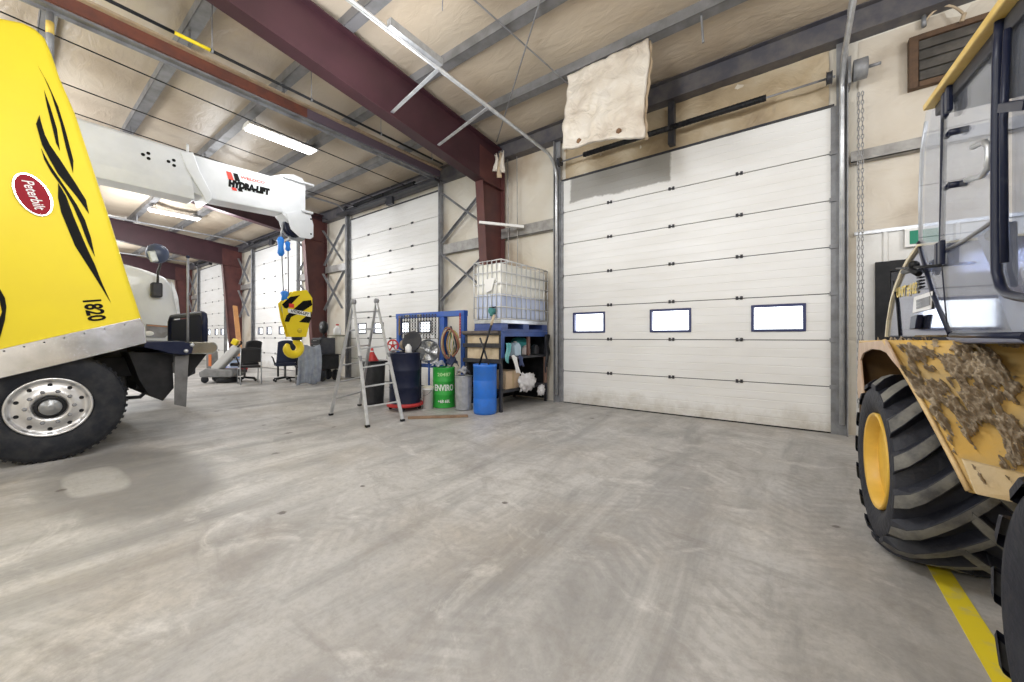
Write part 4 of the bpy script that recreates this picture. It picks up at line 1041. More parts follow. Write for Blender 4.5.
# engine cowl between the cab and the wall: dark glossy side with slots, number, sticker and hose
CX = .65
def cp(u, v, X=CX): q = onX(u, v, X); return (q.y, q.z)
cw = [(884.5, 337), (886, 322), (889, 303), (893, 288), (899, 272), (906, 259), (917, 244), (921, 246), (951, 337)]
mb = MB(); mb.prism([cp(u, v) for u, v in cw], 'X', CX, 1.95); cowl = mb.build('engine_cowl', mat('cowl_glossy', (.20, .23, .34), .08, .85, (.15, .17, .27), 2.), ld, .012, off=OL)
skn = [(884.5, 337), (886, 322), (889, 303), (893, 288), (899, 272), (906, 259), (917, 244), (917.3, 246.3), (908, 260.2), (901.2, 272.3), (895.2, 287), (890.6, 301), (887, 320), (885.4, 337)]
mb = MB(); mb.prism([cp(u, v, CX-.015) for u, v in skn], 'X', CX-.015, 1.98); mb.build('cowl_skin', mat('cream_skin', (.78, .70, .50), .45, 0., (.70, .60, .38), 4.), ld, .004, off=OL)
XG = CX-.006
mb = MB(); mb.tube([onX(893.5, 281, XG), onX(897, 305, XG), onX(899.5, 336, XG)], .006, 6); mb.build('panel_seam', M['black'], cowl, off=OL)
for k in range(4):
    a, b_ = onX(917.5, 278+k*3.4, XG), onX(921.5, 277+k*3.2, XG); MB().tube([a, b_], .006, 6).build('vent_slot', M['black'], cowl, off=OL)
lw = onX(896.5, 293.5, XG-.002); lz = onX(916.5, 288, XG-.002)
tx = text('UNIT #102', .105, (lw+lz)/2, lz-lw, (0, 0, 1), mat('letter_gold', (.78, .58, .08), .4), cowl, OL, .001, .025, .12, fit=(lz-lw).length)
stk = [onX(u, v, XG) for u, v in ((914.5, 297), (933, 291), (931.5, 309), (913, 313))]
st = MB().slab(stk, (-1, 0, 0), .003).build('sticker', M['decalwhite'], cowl, off=OL)
for k in range(3):
    a, b_ = onX(916.5, 301.5+k*3.2, XG-.005), onX(930, 297.5+k*3.0, XG-.005); MB().bar(a, b_, .003, .018).build('sticker_line', M['steel'], st, off=OL)
mb = MB(); mb.slab([onX(u, v, XG) for u, v in ((917, 316.5), (924, 314.5), (921.5, 329), (915.5, 329.5))], (-1, 0, 0), .03); mb.build('latch', M['navy'], cowl, .006, off=OL)
mb = MB(); mb.tube([onX(897, 268.5, XG-.03), onX(940, 265.5, XG-.05)], .009, 6); mb.tube([onX(904, 272, XG-.03), onX(912, 270, XG-.05), onX(919, 274, XG-.03)], .018, 8); mb.blob(onX(914, 265, XG-.04), .028, 8); mb.build('cowl_hose', M['black'], cowl, off=OL)
# cab
gl = glass_mat('cab_glass', (.94, .96, 1.), .07, (.75, .78, .85), .04, .14)
gl2 = glass_mat('lower_cab_glass', (.86, .89, .96), .13, (.65, .68, .76), .06, .16)
CB = .65; CR = 1.95
def c3(u, v, X=CB): return onX(u, v, X)
sill = [(950, 337), (962, 337.5), (1026, 337.5), (1034, 343.5), (968, 343.5), (955, 341)]
mb = MB(); mb.prism([(c3(u, v).y, c3(u, v).z) for u, v in sill]+[], 'X', CB-.02, CR+.02); mb.build('cab_sill', mat('sill_blue', (.07, .085, .15), .35, .1, (.05, .06, .11), 5.), ld, .006, off=OL)
zs = c3(1000, 337).z
# solid rear part of the cab beyond the frame edge
y_r = 1.05
roof = [(3.50, 2.685), (3.50, 2.72), (2.36, 2.655), (.9, 2.60), (.9, 2.52), (2.3, 2.575)]
ry = c3(925, 107.5, .60); ry2 = c3(1000, 5, .60)
sl = (ry2.z-ry.z)/(ry2.y-ry.y)
def rzz(y): return ry.z+sl*(y-ry.y)
mb = MB(); mb.prism([(ry.y+.02, rzz(ry.y)-.012), (ry.y+.02, rzz(ry.y)+.022), (.9, rzz(.9)+.03), (.9, rzz(.9)-.012)], 'X', .595, 2.05); mb.build('cab_roof', mat('roof_cream', (.80, .58, .20), .45, 0., (.68, .46, .12), 6.), ld, .006, off=OL)
mb = MB(); mb.prism([(ry.y-.02, rzz(ry.y)-.075), (ry.y-.02, rzz(ry.y)-.013), (.95, rzz(.95)-.013), (.95, rzz(.95)-.10)], 'X', .635, 2.0); mb.build('roof_lining', M['darksteel'], ld, .006, off=OL)
pil = M['navyframe'] = mat('cab_frame_navy', (.010, .014, .036), .35, .0, (.035, .04, .06), 16., lo=.58, hi=.78, spec=.3)
def post(pts, r, nm, m=pil, seg=10): return MB().tube(pts, r, seg).build(nm, m, ld, off=OL)
# front edge posts (both sides), door post, big lock pillar with its curved foot
fy = [c3(924, 122), c3(920, 150), c3(918, 200), c3(918.5, 243), c3(933, 295), c3(950, 334)]
for X in (CB+.01, CR-.01):
    post([V((X, p.y, p.z)) for p in fy[:4]], .010, 'windshield_edge', M['galv'])
    post([V((X, p.y, p.z)) for p in fy[3:]], .021, 'cowl_post')
    post([V((X, c3(944, 82).y, rzz(c3(944, 82).y)-.08)), V((X, c3(941.5, 110).y, c3(941.5, 110).z)), V((X, c3(939.5, 240).y, c3(939.5, 240).z)), V((X, c3(948, 334).y, zs))], .013, 'door_post')
pz = [c3(1009, 14), c3(1006, 60), c3(1004.5, 150), c3(1004.5, 240), c3(1005, 272), c3(1009, 287), c3(1017, 294), c3(1030, 297), c3(1060, 299), c3(1100, 300)]
for X in (CB-.02, CR+.02):
    post([V((X, p.y, p.z)) for p in pz], .016, 'door_frame_tube')
    post([V((X-.0, c3(1016.5, 0).y, rzz(c3(1016, 0).y)-.08)), V((X, c3(1012, 120).y, c3(1012, 120).z)), V((X, c3(1013, 262).y, c3(1013, 262).z))], .011, 'lock_pillar')
    post([V((X, 1.0, rzz(1.)-.08)), V((X, 1.0, zs))], .05, 'rear_pillar')
mb = MB(); q0, q1 = c3(1012, 265, CB-.03), c3(1019, 118, CB-.03)
mb.bar(c3(1004, 107, CB-.04), c3(1030, 104, CB-.04), .03, .03); mb.build('grab_stub', pil, ld, off=OL)
# glazing: front quarter pane, door pane, lower door pane, rear pane and the windshield across the front
def pane(nm, pts, X, m): return MB().slab([V((X, q.y, q.z)) for q in pts], (1, 0, 0), .006).build(nm, m, ld, off=OL)
for X in (CB, CR-.006):
    pane('quarter_pane', [c3(926, 112), c3(944, 90), c3(942.5, 110), c3(939.5, 240), c3(948, 334), c3(933, 295), c3(918.5, 243), c3(918, 200), c3(920, 150)], X, gl)
    pane('door_pane', [c3(945, 90), c3(1006, 12), c3(1004.5, 150), c3(1004.5, 215), c3(965, 240), c3(940.5, 253), c3(940, 240)], X, gl)
    pane('lower_pane', [c3(940.5, 253), c3(965, 240), c3(1004.5, 215), c3(1004.5, 270), c3(1009, 289), c3(1018, 296), c3(1026, 298), c3(1026, 336), c3(951, 336), c3(948, 330)], X, gl2)
    pane('rear_pane', [V((X, c3(1012, 14).y, rzz(2.2)-.08)), V((X, 1.05, rzz(1.05)-.08)), V((X, 1.05, zs)), V((X, c3(1026, 336).y, zs)), V((X, c3(1026, 298).y, c3(1026, 298).z)), V((X, c3(1012, 270).y, c3(1012, 270).z))], X, gl)
mb = MB(); ws = [c3(925, 112), c3(920, 150), c3(918, 200), c3(918.5, 243)]
for a, b_ in zip(ws, ws[1:]): mb.slab([V((CB+.03, a.y, a.z)), V((CR-.03, a.y, a.z)), V((CR-.03, b_.y, b_.z)), V((CB+.03, b_.y, b_.z))], (0, 1, 0), .006)
mb.build('windshield', gl, ld, off=OL)
a, b_ = c3(939.5, 253, CB-.008), c3(1004, 214, CB-.008); MB().tube([a, c3(965, 240, CB-.008), b_], .008, 6).build('pane_joint', M['steel'], ld, off=OL)
MB().tube([c3(952, 335.5, CB-.01), c3(1026, 336, CB-.01)], .014, 8).build('lower_frame', pil, ld, off=OL)
# hinges and glass clamps
for (u, v) in ((945, 103), (938, 254)):
    p = c3(u, v, CB-.03)
    for dy in (-.032, .032): MB().box((CB-.035, p.y+dy-.022, p.z-.065), (CB-.012, p.y+dy+.022, p.z+.065)).build('hinge', pil, ld, .006, off=OL)
for (u, v) in ((953, 132), (952, 185)):
    p = c3(u, v, CB-.02); mb = MB(); mb.cyl((CB-.035, p.y, p.z), (CB+.03, p.y, p.z), .016, 10); mb.cyl((CB-.03, p.y+.05, p.z), (CB-.03, p.y, p.z), .012, 8); mb.build('glass_clamp', pil, ld, off=OL)
# door handle loop on the glass
hh = [c3(973, 147, CB-.03), c3(984, 142, CB-.03), c3(989, 147, CB-.03), c3(988, 168, CB-.03), c3(982, 176, CB-.03), c3(967, 180, CB-.03)]
MB().tube(hh, .012, 8).build('inner_rail', M['galv'], ld, off=OL)
# interior: seat, console, steering column, grey side panel
mb = MB(); mb.box((1.05, 1.55, 1.50), (1.55, 2.05, 1.62)); mb.build('seat', M['darksteel'], ld, .04, off=OL)
mb = MB(); mb.box((1.07, 1.42, 1.60), (1.53, 1.54, 2.25)); mb.build('seat_back', M['darksteel'], ld, .04, off=OL)
mb = MB(); mb.box((1.1, 1.5, 1.27), (1.5, 2.0, 1.50)); mb.build('seat_base', M['steel'], ld, .02, off=OL)
mb = MB(); mb.tube([(1.3, 2.9, 1.28), (1.3, 2.62, 1.85)], .04, 8); mb.tube([V((1.3, 2.60, 1.88))+V((.19*cos(2*pi*k/20), -.06*sin(2*pi*k/20), .18*sin(2*pi*k/20)*.5)) for k in range(20)], .014, 6, closed=True); mb.build('steering_wheel', M['black'], ld, off=OL)
kp_ = [c3(976, 237, .80), c3(1002, 222, .80), c3(1003, 288, .80), c3(992, 275, .80)]
mb = MB(); mb.slab(kp_, (1, 0, 0), .05); mb.build('side_console', mat('console_grey', (.25, .27, .34), .4, .1, (.18, .20, .26), 4.), ld, .01, off=OL)
p = c3(991, 235, .79); MB().blob(p, (.02, .05, .028), 10).build('console_hole', M['black'], ld, off=OL)
mb = MB(); mb.slab([V((.80, c3(951, 300).y, c3(951, 297).z)), V((.80, c3(1003, 290).y, c3(1003, 297).z)), V((.80, c3(1010, 330).y, zs+.02)), V((.80, c3(962, 330).y, zs+.02))], (1, 0, 0), .03); mb.build('floor_panel', mat('floor_grey', (.42, .44, .48), .5, 0., (.34, .36, .40), 4.), ld, .01, off=OL)
# ================================================================== DRUMS, RACK, TOTE AND CLUTTER BY THE COLUMN
def base_pt(u, v, r):
    """centre of a round thing whose nearest floor point shows at (u, v)"""
    p = onZ(u, v); d = V((p.x, p.y, 0)).normalized(); return V((p.x+d.x*r, p.y+d.y*r, 0))
def hz(p, v): return HC+(V0-v)*(-p.x*sT+p.y*cT)/F
def steel_drum(name, label, c, r, h, m, z0=0., m2=None):
    t = thing(name, label, 'drum', (c.x, c.y, z0))
    pr = [(r*.94, 0), (r, .004), (r, .02), (r*.985, .03), (r*.985, h*.31), (r*1.02, h*.33), (r*.985, h*.35), (r*.985, h*.64), (r*1.02, h*.66), (r*.985, h*.68), (r*.985, h-.03), (r, h-.02), (r, h), (r*.965, h), (r*.96, h-.012), (.01, h-.012)]
    MB().lathe(pr, (0, 0, 0), 'Z', 40).build('barrel', m, t)
    mb = MB(); mb.lathe([(r*.17, h-.012), (r*.17, h+.004), (r*.12, h+.006), (.01, h+.006)], (r*.5, 0, 0), 'Z', 14); mb.build('bung', m2 or M['steel'], t)
    return t
def face_dir(t): d = V((-t.location.x, -t.location.y, 0)).normalized(); return d, V((-d.y, d.x, 0))
def wrap_text(s, t, r, z, size, m, span, bold=.02):
    """lettering bent round a drum facing the aisle; span = arc width in metres"""
    o = text(s, size, (0, 0, 0), (1, 0, 0), (0, 0, 1), m, t, (0, 0, 0), .003, bold, 0., fit=span)
    d, side = face_dir(t); a0 = atan2(d.y, d.x)
    for v in o.data.vertices:
        x, y, zz = v.co; a = a0+x/r; rr = r*1.0+.004-y*.5; v.co = (rr*cos(a), rr*sin(a), z+zz)
    o.name = 'lettering'; return o

c = base_pt(485, 415.5, .19); hB = hz(c, 364)
t = thing('plastic_drum', 'bright blue plastic drum with poles standing in it, in front of the rack', 'drum', (c.x, c.y, 0)); r = .193
mb = MB(); mb.lathe([(r*.9, 0), (r*.97, .015), (r, .05), (r, hB*.30), (r*.985, hB*.31), (r*.985, hB*.33), (r, hB*.34), (r, hB*.66), (r*.985, hB*.67), (r*.985, hB*.69), (r, hB*.70), (r, hB-.05), (r*1.02, hB-.045), (r*1.02, hB), (r*.95, hB), (r*.94, hB-.04), (r*.93, .03), (.01, .03)], (0, 0, 0), 'Z', 44, cap=False)
mb.build('barrel', mat('drum_blue', (.02, .17, .68), .38, 0., (.03, .15, .55), 5.), t)
for k in range(4):
    a = -1.2+k*.5; mb = MB()
mb = MB(); mb.lathe([(r*.93, hB-.06), (.01, hB-.06)], (0, 0, 0), 'Z', 30, cap=False); mb.build('contents', M['black'], t)
CB_ = c.copy()
for k, (u0, v0, u1, v1, m, lab) in enumerate(((479, 367, 494, 316, M['black'], 'dark pole with a pale tip leaning up out of the blue plastic drum'), (489, 367, 480, 338, M['darksteel'], 'shorter dark bar crossing the taller pole in the blue plastic drum'))):
    yy = c.y+.055*k-.02; p0, p1 = onY(u0, v0-1.5, yy-.02), onY(u1, v1, yy+.03)
    t_ = thing('pole', lab, 'pole', (p0.x, p0.y, p0.z))
    MB().tube([p0, p1], .016, 8).build('shaft', m, t_, off=t_.location)
    if k == 0: MB().tube([p1.lerp(p0, .18), p1.lerp(p0, -.02)], .021, 8).build('pole_tip', M['wood'], t_, off=t_.location)

c = base_pt(444, 408.5, .2); hG = hz(c, 367)
gdrum = steel_drum('steel_drum', 'green steel drum with white lettering, topped with rags', c, .2, hG, mat('drum_green', (.03, .40, .05), .4, 0., (.03, .32, .05), 5.))
wrap_text('ENVIRO', gdrum, .2, hG*.50, .15, M['decalwhite'], .36, .03)
wrap_text('20487', gdrum, .2, hG*.83, .085, mat('letter_green', (.45, .75, .35), .5), .24, .02)
wrap_text('+68 68L', gdrum, .2, hG*.17, .075, M['decalwhite'], .22, .02)
cg = c.copy()
def rag(name, label, cx, cy, z, sx, sy, sz, m, seed):
    mb = MB()
    def fn(u, v):
        x, y = (u-.5)*2, (v-.5)*2; rr = sqrt(x*x+y*y)
        q = noise.fractal(V((x*1.9+seed, y*1.9, seed*.7)), .9, 2., 4)
        return (cx+x*sx*(1+.12*q), cy+y*sy*(1+.1*q), z+sz*max(0, (1-min(1, rr*.72)**2))*(1+.5*q)+.012+.01*q)
    mb.grid(fn, 22, 22); return tag(mb.build(name, m, solid=.008), label, 'rag')
rag('rag', 'pale grey crumpled rag on the green drum', cg.x-.09, cg.y-.05, hG-.004, .10, .10, .10, mat('rag_grey', (.42, .44, .50), .9, 0., (.30, .32, .38), 9.), 1)
rag('rag', 'navy crumpled rag on the green drum beside the pale grey one', cg.x+.11, cg.y+.09, hG-.004, .085, .10, .16, mat('rag_navy', (.03, .04, .09), .9), 4)

c = base_pt(463.5, 411, .15); hT = hz(c, 376)
t = thing('trash_can', 'galvanised ribbed trash can between the green and blue drums', 'trash can', (c.x, c.y, 0))
mb = MB(); n = 72; prof = []
def can(u, v):
    a = 2*pi*u; rr = (.130+.018*v)*(1+.018*(1 if int(u*72) % 2 else -1)*(1 if .06 < v < .94 else 0)); return (rr*cos(a), rr*sin(a), .005+hT*v)
mb.grid(can, 72, 14, cu=True, sm=False); mb.lathe([(.130, .005), (.01, .006)], (0, 0, 0), 'Z', 36, cap=False); mb.build('can_body', M['galv'], t)
mb = MB(); mb.tube([(.150*cos(2*pi*k/30), .150*sin(2*pi*k/30), hT) for k in range(30)], .008, 6, closed=True); mb.build('rim', M['galv'], t)
mb = MB(); mb.tube([(.140*cos(2*pi*k/30), .140*sin(2*pi*k/30), .02) for k in range(30)], .008, 6, closed=True); mb.build('foot_ring', M['galv'], t)
rag('rag', 'grey and black rag heaped on the galvanised trash can', c.x+.01, c.y-.01, hT+.012, .10, .08, .13, mat('rag_dark', (.10, .11, .13), .9, 0., (.34, .35, .38), 7., lo=.5, hi=.6), 7)
tcan = c.copy()

c = base_pt(405, 412, .27); r = .265
dl = thing('drum_dolly', 'round red dolly on casters under the navy drum', 'dolly', (c.x, c.y, 0))
mb = MB(); mb.lathe([(r*1.0, .07), (r*1.14, .07), (r*1.16, .08), (r*1.16, .125), (r*1.11, .13), (r*1.10, .095), (.02, .095)], (0, 0, 0), 'Z', 40, cap=False); mb.lathe([(r*1.0, .07), (.02, .07)], (0, 0, 0), 'Z', 40, cap=False); mb.build('deck', M['red'], dl)
for k in range(4):
    a = pi/4+k*pi/2; p = V((r*.92*cos(a), r*.92*sin(a), 0)); mb = MB(); mb.lathe([(.01, -.016), (.030, -.014), (.034, 0), (.030, .014), (.01, .016)], (p.x, p.y, .034), 'X', 14); mb.box((p.x-.02, p.y-.02, .06), (p.x+.02, p.y+.02, .075)); mb.build('caster', M['black'], dl)
hD = hz(c, 352.5)-.097
nd = steel_drum('steel_drum', 'navy steel drum standing on the round red dolly', c, r, hD, M['navy'], .097)
zD = hD+.097; cd = c.copy()
# things on and behind the navy drum
p = V((cd.x+.02, cd.y+.10, zD))
t = thing('drum_cover', 'dark round drum lid standing on edge on the navy drum', 'lid', (p.x, p.y, zD))
mb = MB(); mb.lathe([(.01, -.008), (.17, -.008), (.185, -.014), (.195, 0), (.185, .012), (.01, .008)], (0, 0, .195), 'Y', 36); o = mb.build('lid_disc', M['darksteel'], t); t.rotation_euler = (radians(-14), 0, radians(20))
p = onY(393.5, 342.5, cd.y-.06)
t = thing('handwheel', 'small red spoked wheel resting on the navy drum beside the ladder', 'wheel', (p.x-.02, cd.y-.06, zD+.002))
mb = MB(); mb.tube([(.10*cos(2*pi*k/24), 0, .115+.10*sin(2*pi*k/24)) for k in range(24)], .015, 8, closed=True); mb.build('rim', M['red'], t)
for k in range(5):
    a = 2*pi*k/5+.3; MB().tube([(.02*cos(a), 0, .115+.02*sin(a)), (.095*cos(a), 0, .115+.095*sin(a))], .011, 6).build('spoke', M['red'], t)
MB().lathe([(.01, -.02), (.03, -.02), (.03, .02), (.01, .02)], (0, 0, .115), 'Y', 12).build('hub', M['red'], t); t.rotation_euler = (0, 0, radians(30))
p0, p1 = V((cd.x-.26, cd.y-.12, zD+.02)), V((cd.x+.10, cd.y-.15, zD+.03))
tag(MB().tube([p0, p0.lerp(p1, .35)+V((0, 0, .012)), p0.lerp(p1, .7)+V((0, 0, .02)), p1], .016, 8).build('hose_length', M['steel']), 'short grey hose lying across the top of the navy drum', 'hose')
p = V((cd.x+.12, cd.y-.02, zD)); mb = MB(); mb.lathe([(.05, .0), (.055, .01), (.055, .10), (.03, .13), (.022, .15), (.01, .15)], p, 'Z', 18); tag(mb.build('bottle', M['decalwhite'], bevel=0), 'squat white bottle on top of the navy drum', 'bottle')

c = base_pt(373.5, 405.5, .19); hb_ = hz(c, 361)
t = thing('garbage_bin', 'tall black plastic bin behind the ladder, beside the navy drum', 'bin', (c.x, c.y, 0))
mb = MB()
def bin_(u, v):
    a = 2*pi*u; e = 4.; k = (abs(cos(a))**e+abs(sin(a))**e)**(-1/e); rr = (.155+.03*v)*k; return (rr*cos(a), rr*sin(a), .004+hb_*v)
mb.grid(bin_, 48, 12, cu=True); mb.build('bin_body', mat('bin_black', (.02, .021, .025), .55, 0., (.05, .05, .055), 4.), t, solid=.006)
mb = MB(); mb.box((-.19, -.19, hb_-.03), (.19, .19, hb_+.005)); mb.build('bin_rim', M['black'], t, .02)
for s_ in (-1, 1): MB().tube([(s_*.195, -.06, hb_-.06), (s_*.23, -.05, hb_-.07), (s_*.23, .05, hb_-.07), (s_*.195, .06, hb_-.06)], .010, 6).build('handle', M['black'], t)
t = thing('funnel', 'red funnel lying on the black bin', 'funnel', (c.x+.03, c.y-.05, hb_+.006))
mb = MB(); mb.lathe([(.115, 0), (.12, .01), (.105, .03), (.03, .17), (.018, .25), (.012, .25), (.025, .165), (.10, .02)], (0, 0, .0), 'Z', 24, cap=False); mb.build('cone', M['red'], t)
MB().lathe([(.03, .17), (.034, .172), (.030, .19)], (0, 0, 0), 'Z', 16, cap=False).build('collar', M['decalwhite'], t)

c = base_pt(428, 409.5, .09); hk_ = hz(c, 386.5)
t = thing('bucket', 'white plastic bucket on the floor between the navy and green drums', 'bucket', (c.x, c.y, 0))
MB().lathe([(.080, .0), (.092, hk_-.05), (.098, hk_-.05), (.098, hk_-.035), (.093, hk_-.035), (.095, hk_-.004)], (0, 0, 0), 'Z', 32).build('pail', M['decalwhite'], t)
MB().lathe([(.099, hk_-.02), (.101, hk_+.004), (.09, hk_+.008), (.01, hk_+.004)], (0, 0, 0), 'Z', 32).build('lid', mat('lid_cream', (.72, .68, .55), .5), t)
MB().tube([(.099*cos(a), -.102*sin(a), hk_-.06-.09*sin(a)) for a in [pi*k/12 for k in range(13)]], .004, 6).build('bail', M['steel'], t)
cb = c.copy()

# pedestal shop fan with a round dish-like guard
py = cb.y+.40; p = onY(429, 351, py)
t = thing('shop_fan', 'round silver shop fan on a blue pole behind the white bucket', 'fan', (p.x, py, 0))
zf_ = p.z
MB().lathe([(.16, 0), (.165, .012), (.15, .03), (.03, .05)], (0, 0, 0), 'Z', 24).build('foot', M['black'], t)
MB().cyl((0, .0, .04), (0, 0, zf_-.12), .020, 12).build('pole', M['blue'], t)
hd_ = MB(); R_ = .22
hd_.lathe([(R_*.98, -.05), (R_, -.04), (R_, .04), (R_*.96, .06), (R_*.55, .10), (R_*.2, .12), (.01, .12)], (0, 0, 0), 'Y', 36, cap=False)
def tilt(mb):
    Rm = Matrix.Rotation(radians(34), 3, 'Z') @ Matrix.Rotation(radians(-8), 3, 'X')
    for v in mb.bm.verts: v.co = Rm @ v.co+V((0, -.02, zf_+.0))
    return mb
tilt(hd_).build('guard_shell', M['galv'], t)
g_ = MB()
for q in (.30, .5, .7, .86): g_.tube([(R_*q*cos(2*pi*k/28), -.062+.02*q, R_*q*sin(2*pi*k/28)) for k in range(28)], .003, 4, closed=True)
for k in range(12):
    a = 2*pi*k/12; g_.tube([(R_*.28*cos(a), -.058, R_*.28*sin(a)), (R_*cos(a), -.045, R_*sin(a))], .003, 4)
tilt(g_).build('guard_grille', M['galv'], t)
b_ = MB()
for k in range(4):
    a = k*pi/2
    b_.grid(lambda u, v: (lambda rr, th: (rr*cos(th), -.03+.045*v, rr*sin(th)))(R_*(.2+.68*u), a+(v-.5)*1.1), 6, 4)
tilt(b_).build('blade', mat('fan_blade', (.66, .67, .68), .35, .6), t, solid=.003)
k_ = MB(); k_.lathe([(.01, -.075), (.05, -.07), (.055, -.03), (.055, .02)], (0, 0, 0), 'Y', 20); tilt(k_).build('hub', M['galv'], t)

# ---------------- blue rack with chains
yR = 5.38
bx0, bx1 = onY(399.5, 320, yR).x, onY(464, 320, yR).x; bxm = onY(443.5, 320, yR).x
zT = onY(420, 318, yR).z
t = thing('blue_rack', 'blue steel rack frame hung with dark chains, behind the drums', 'rack', ((bx0+bx1)/2, yR, 0)); o_ = t.location
for nm, x, w in (('post', bx0, .10), ('post', bxm, .14), ('post', bx1, .09)):
    MB().box((x-w/2, yR-.05, .0), (x+w/2, yR+.05, zT-.001)).build(nm, M['blue'], t, .006, off=o_)
for x in (bx0, bxm):
    MB().box((x-.06, yR-.14, 0.001), (x+.06, yR+.18, .06)).build('foot', M['blue'], t, .006, off=o_)
MB().box((bx0-.06, yR-.06, zT), (bx1+.05, yR+.06, zT+.11)).build('top_beam', M['blue'], t, .006, off=o_)
MB().box((bx0+.05, yR-.03, .62), (bxm-.07, yR+.03, .70)).build('lower_beam', M['blue'], t, .006, off=o_)
for x in (bx0+.35, bx0+.75): MB().box((x-.07, yR-.065, zT+.02), (x+.07, yR-.0605, zT+.08)).build('worn_patch', M['steel'], t, off=o_)
def chain_mesh(L_, r_=.028, w_=.006):
    mb = MB(); n = int(L_/(r_*1.75))
    for k in range(n):
        z = -k*r_*1.75-r_; a = 0 if k % 2 else pi/2
        mb.tube([V((cos(a)*r_*.55*cos(q), sin(a)*r_*.55*cos(q), z+r_*sin(q))) for q in [2*pi*j/8 for j in range(8)]], w_, 4, closed=True)
    return mb
labs = 'dark steel chain hanging in the row under the blue rack top beam'
mch = mat('chain_dark', (.035, .035, .04), .45, .6, (.10, .09, .08), 9.)
mcy = mat('chain_gold', (.45, .30, .06), .45, .5)
for k in range(14):
    x = bx0+.13+(bxm-bx0-.26)*k/13
    o = chain_mesh(.42+.22*((k*5) % 4)/3, .034, .009).build('chain', mcy if k == 0 else mch); o.location = (x, yR-.10, zT-.002+.06)
    tag(o, labs if k else 'yellowed chain on the blue rack, nearest its outer post', 'chain', 'chains on the blue rack' if k else None)
p = onY(416, 345, yR-.30)
t = thing('pipe_roll', 'tan roll with a yellow band lying on a ledge under the dark chains', 'roll', (p.x, p.y, 0)); o_ = t.location
zz = p.z
MB().cyl((p.x-.42, p.y, zz), (p.x+.10, p.y, zz), .10, 22).build('roll_body', mat('roll_tan', (.34, .27, .20), .7, 0., (.25, .19, .14), 5.), t, off=o_)
MB().cyl((p.x-.12, p.y, zz), (p.x-.02, p.y, zz), .104, 22).build('yellow_band', mat('band_yellow', (.60, .42, .10), .6), t, off=o_)
for x in (p.x-.35, p.x+.02): MB().box((x-.03, p.y-.10, 0), (x+.03, p.y+.10, zz-.101)).build('stand_leg', M['darksteel'], t, off=o_)
# coil of coloured hoses on the rack's middle post
p = onY(453, 345, yR-.16)
t = thing('hanging_hose_coil', 'tangle of yellow, green, red and grey hoses looped over the blue rack', 'hoses', (p.x, p.y, p.z)); o_ = t.location
cols = [('hose_yellow', (.52, .42, .14)), ('hose_green', (.12, .24, .12)), ('hose_grey', (.45, .45, .46)), ('hose_brown', (.28, .17, .08)), ('hose_black', (.03, .03, .035)), ('hose_orange', (.40, .26, .12)), ('hose_tan', (.55, .46, .30)), ('hose_red', (.30, .10, .07))]
for k, (nm, cl) in enumerate(cols):
    pts = []
    rx_, rz_ = .10+.03*(k % 4)+.02*random.random(), .25+.09*random.random(); ox = (random.random()-.5)*.20; ph = random.random()*6
    for j in range(28):
        a = 2*pi*j/28; pts.append(V((p.x+ox+rx_*cos(a)+.02*sin(3*a+ph), p.y-.02-.022*k*.6+.02*sin(2*a+ph), p.z+.02+rz_*sin(a)*(1 if sin(a) > 0 else .9))))
    MB().tube(pts, .014, 6, closed=True).build('hose', mat(nm, cl, .5), t, off=o_)
tag(chain_mesh(.50, .03, .009).build('chain', M['red']), 'red chain hanging from the end of the blue rack by the timber rack', 'chain')
bpy.data.objects[[o.name for o in C.objects if o.get('label', '').startswith('red chain')][0]].location = (bx1-.02, yR-.09, zT+.05)

# ---------------- steel and timber rack under the caged tote
RX, RY0 = -3.93, 4.98
RY1 = onX(547.5, 330, RX).y; RXL = onY(465, 330, RY0).x
zp = hz(V((RX, RY0, 0)), 330.5); zk = hz(V((RX, RY0, 0)), 319); zt = hz(V((RX, RY0, 0)), 258.5)
t = thing('storage_rack', 'dark steel rack with timber slats and a blue end post under the caged tote', 'rack', ((RX+RXL)/2, RY0, 0)); o_ = t.location
for (x, y, m) in ((RX, RY0, M['darksteel']), (RXL, RY0, M['darksteel']), (RX, RY1, M['darksteel']), (RXL, RY1, M['darksteel'])):
    MB().box((x-.05 if x == RX else x, y if y == RY0 else y-.05, 0), (x if x == RX else x+.05, y+.05 if y == RY0 else y, zp-.05)).build('upright', m, t, .004, off=o_)
zs1, zs2 = hz(V((RX, RY0, 0)), 357), hz(V((RX, RY0, 0)), 391)
MB().box((RX-.002, RY0-.004, zs1-.02), (RX+.012, RY0+.08, zp-.05)).build('blue_angle', mat('rack_blue', (.035, .085, .30), .5, 0., (.03, .06, .2), 6.), t, .003, off=o_)
MB().box((RX-.06, RY0+.02, zp-.10), (RX+.008, RY1, zp-.045)).build('blue_rail', MATS['rack_blue'], t, .004, off=o_)
MB().box((RXL-.04, RY0-.05, zp-.05), (RX-.03, RY1, zp-.002)).build('top_frame', mat('rack_brown', (.10, .085, .08), .6, .2, (.17, .14, .12), 6.), t, .006, off=o_)
MB().box((RX-.03, RY0, zp-.045), (RX+.004, RY1, zp-.002)).build('top_rail', MATS['rack_blue'], t, .004, off=o_)
for z in (zs1, zs2): MB().box((RXL+.02, RY0+.03, z-.05), (RX-.01, RY1-.03, z-.004)).build('shelf', M['darksteel'], t, .004, off=o_)
mr = onX(529.5, 340, RX).y
MB().box((RX-.05, mr-.03, zs1-.003), (RX-.005, mr+.03, zp-.10)).build('middle_post', mat('post_rust', (.17, .09, .07), .6, .1, (.10, .06, .05), 6.), t, off=o_)
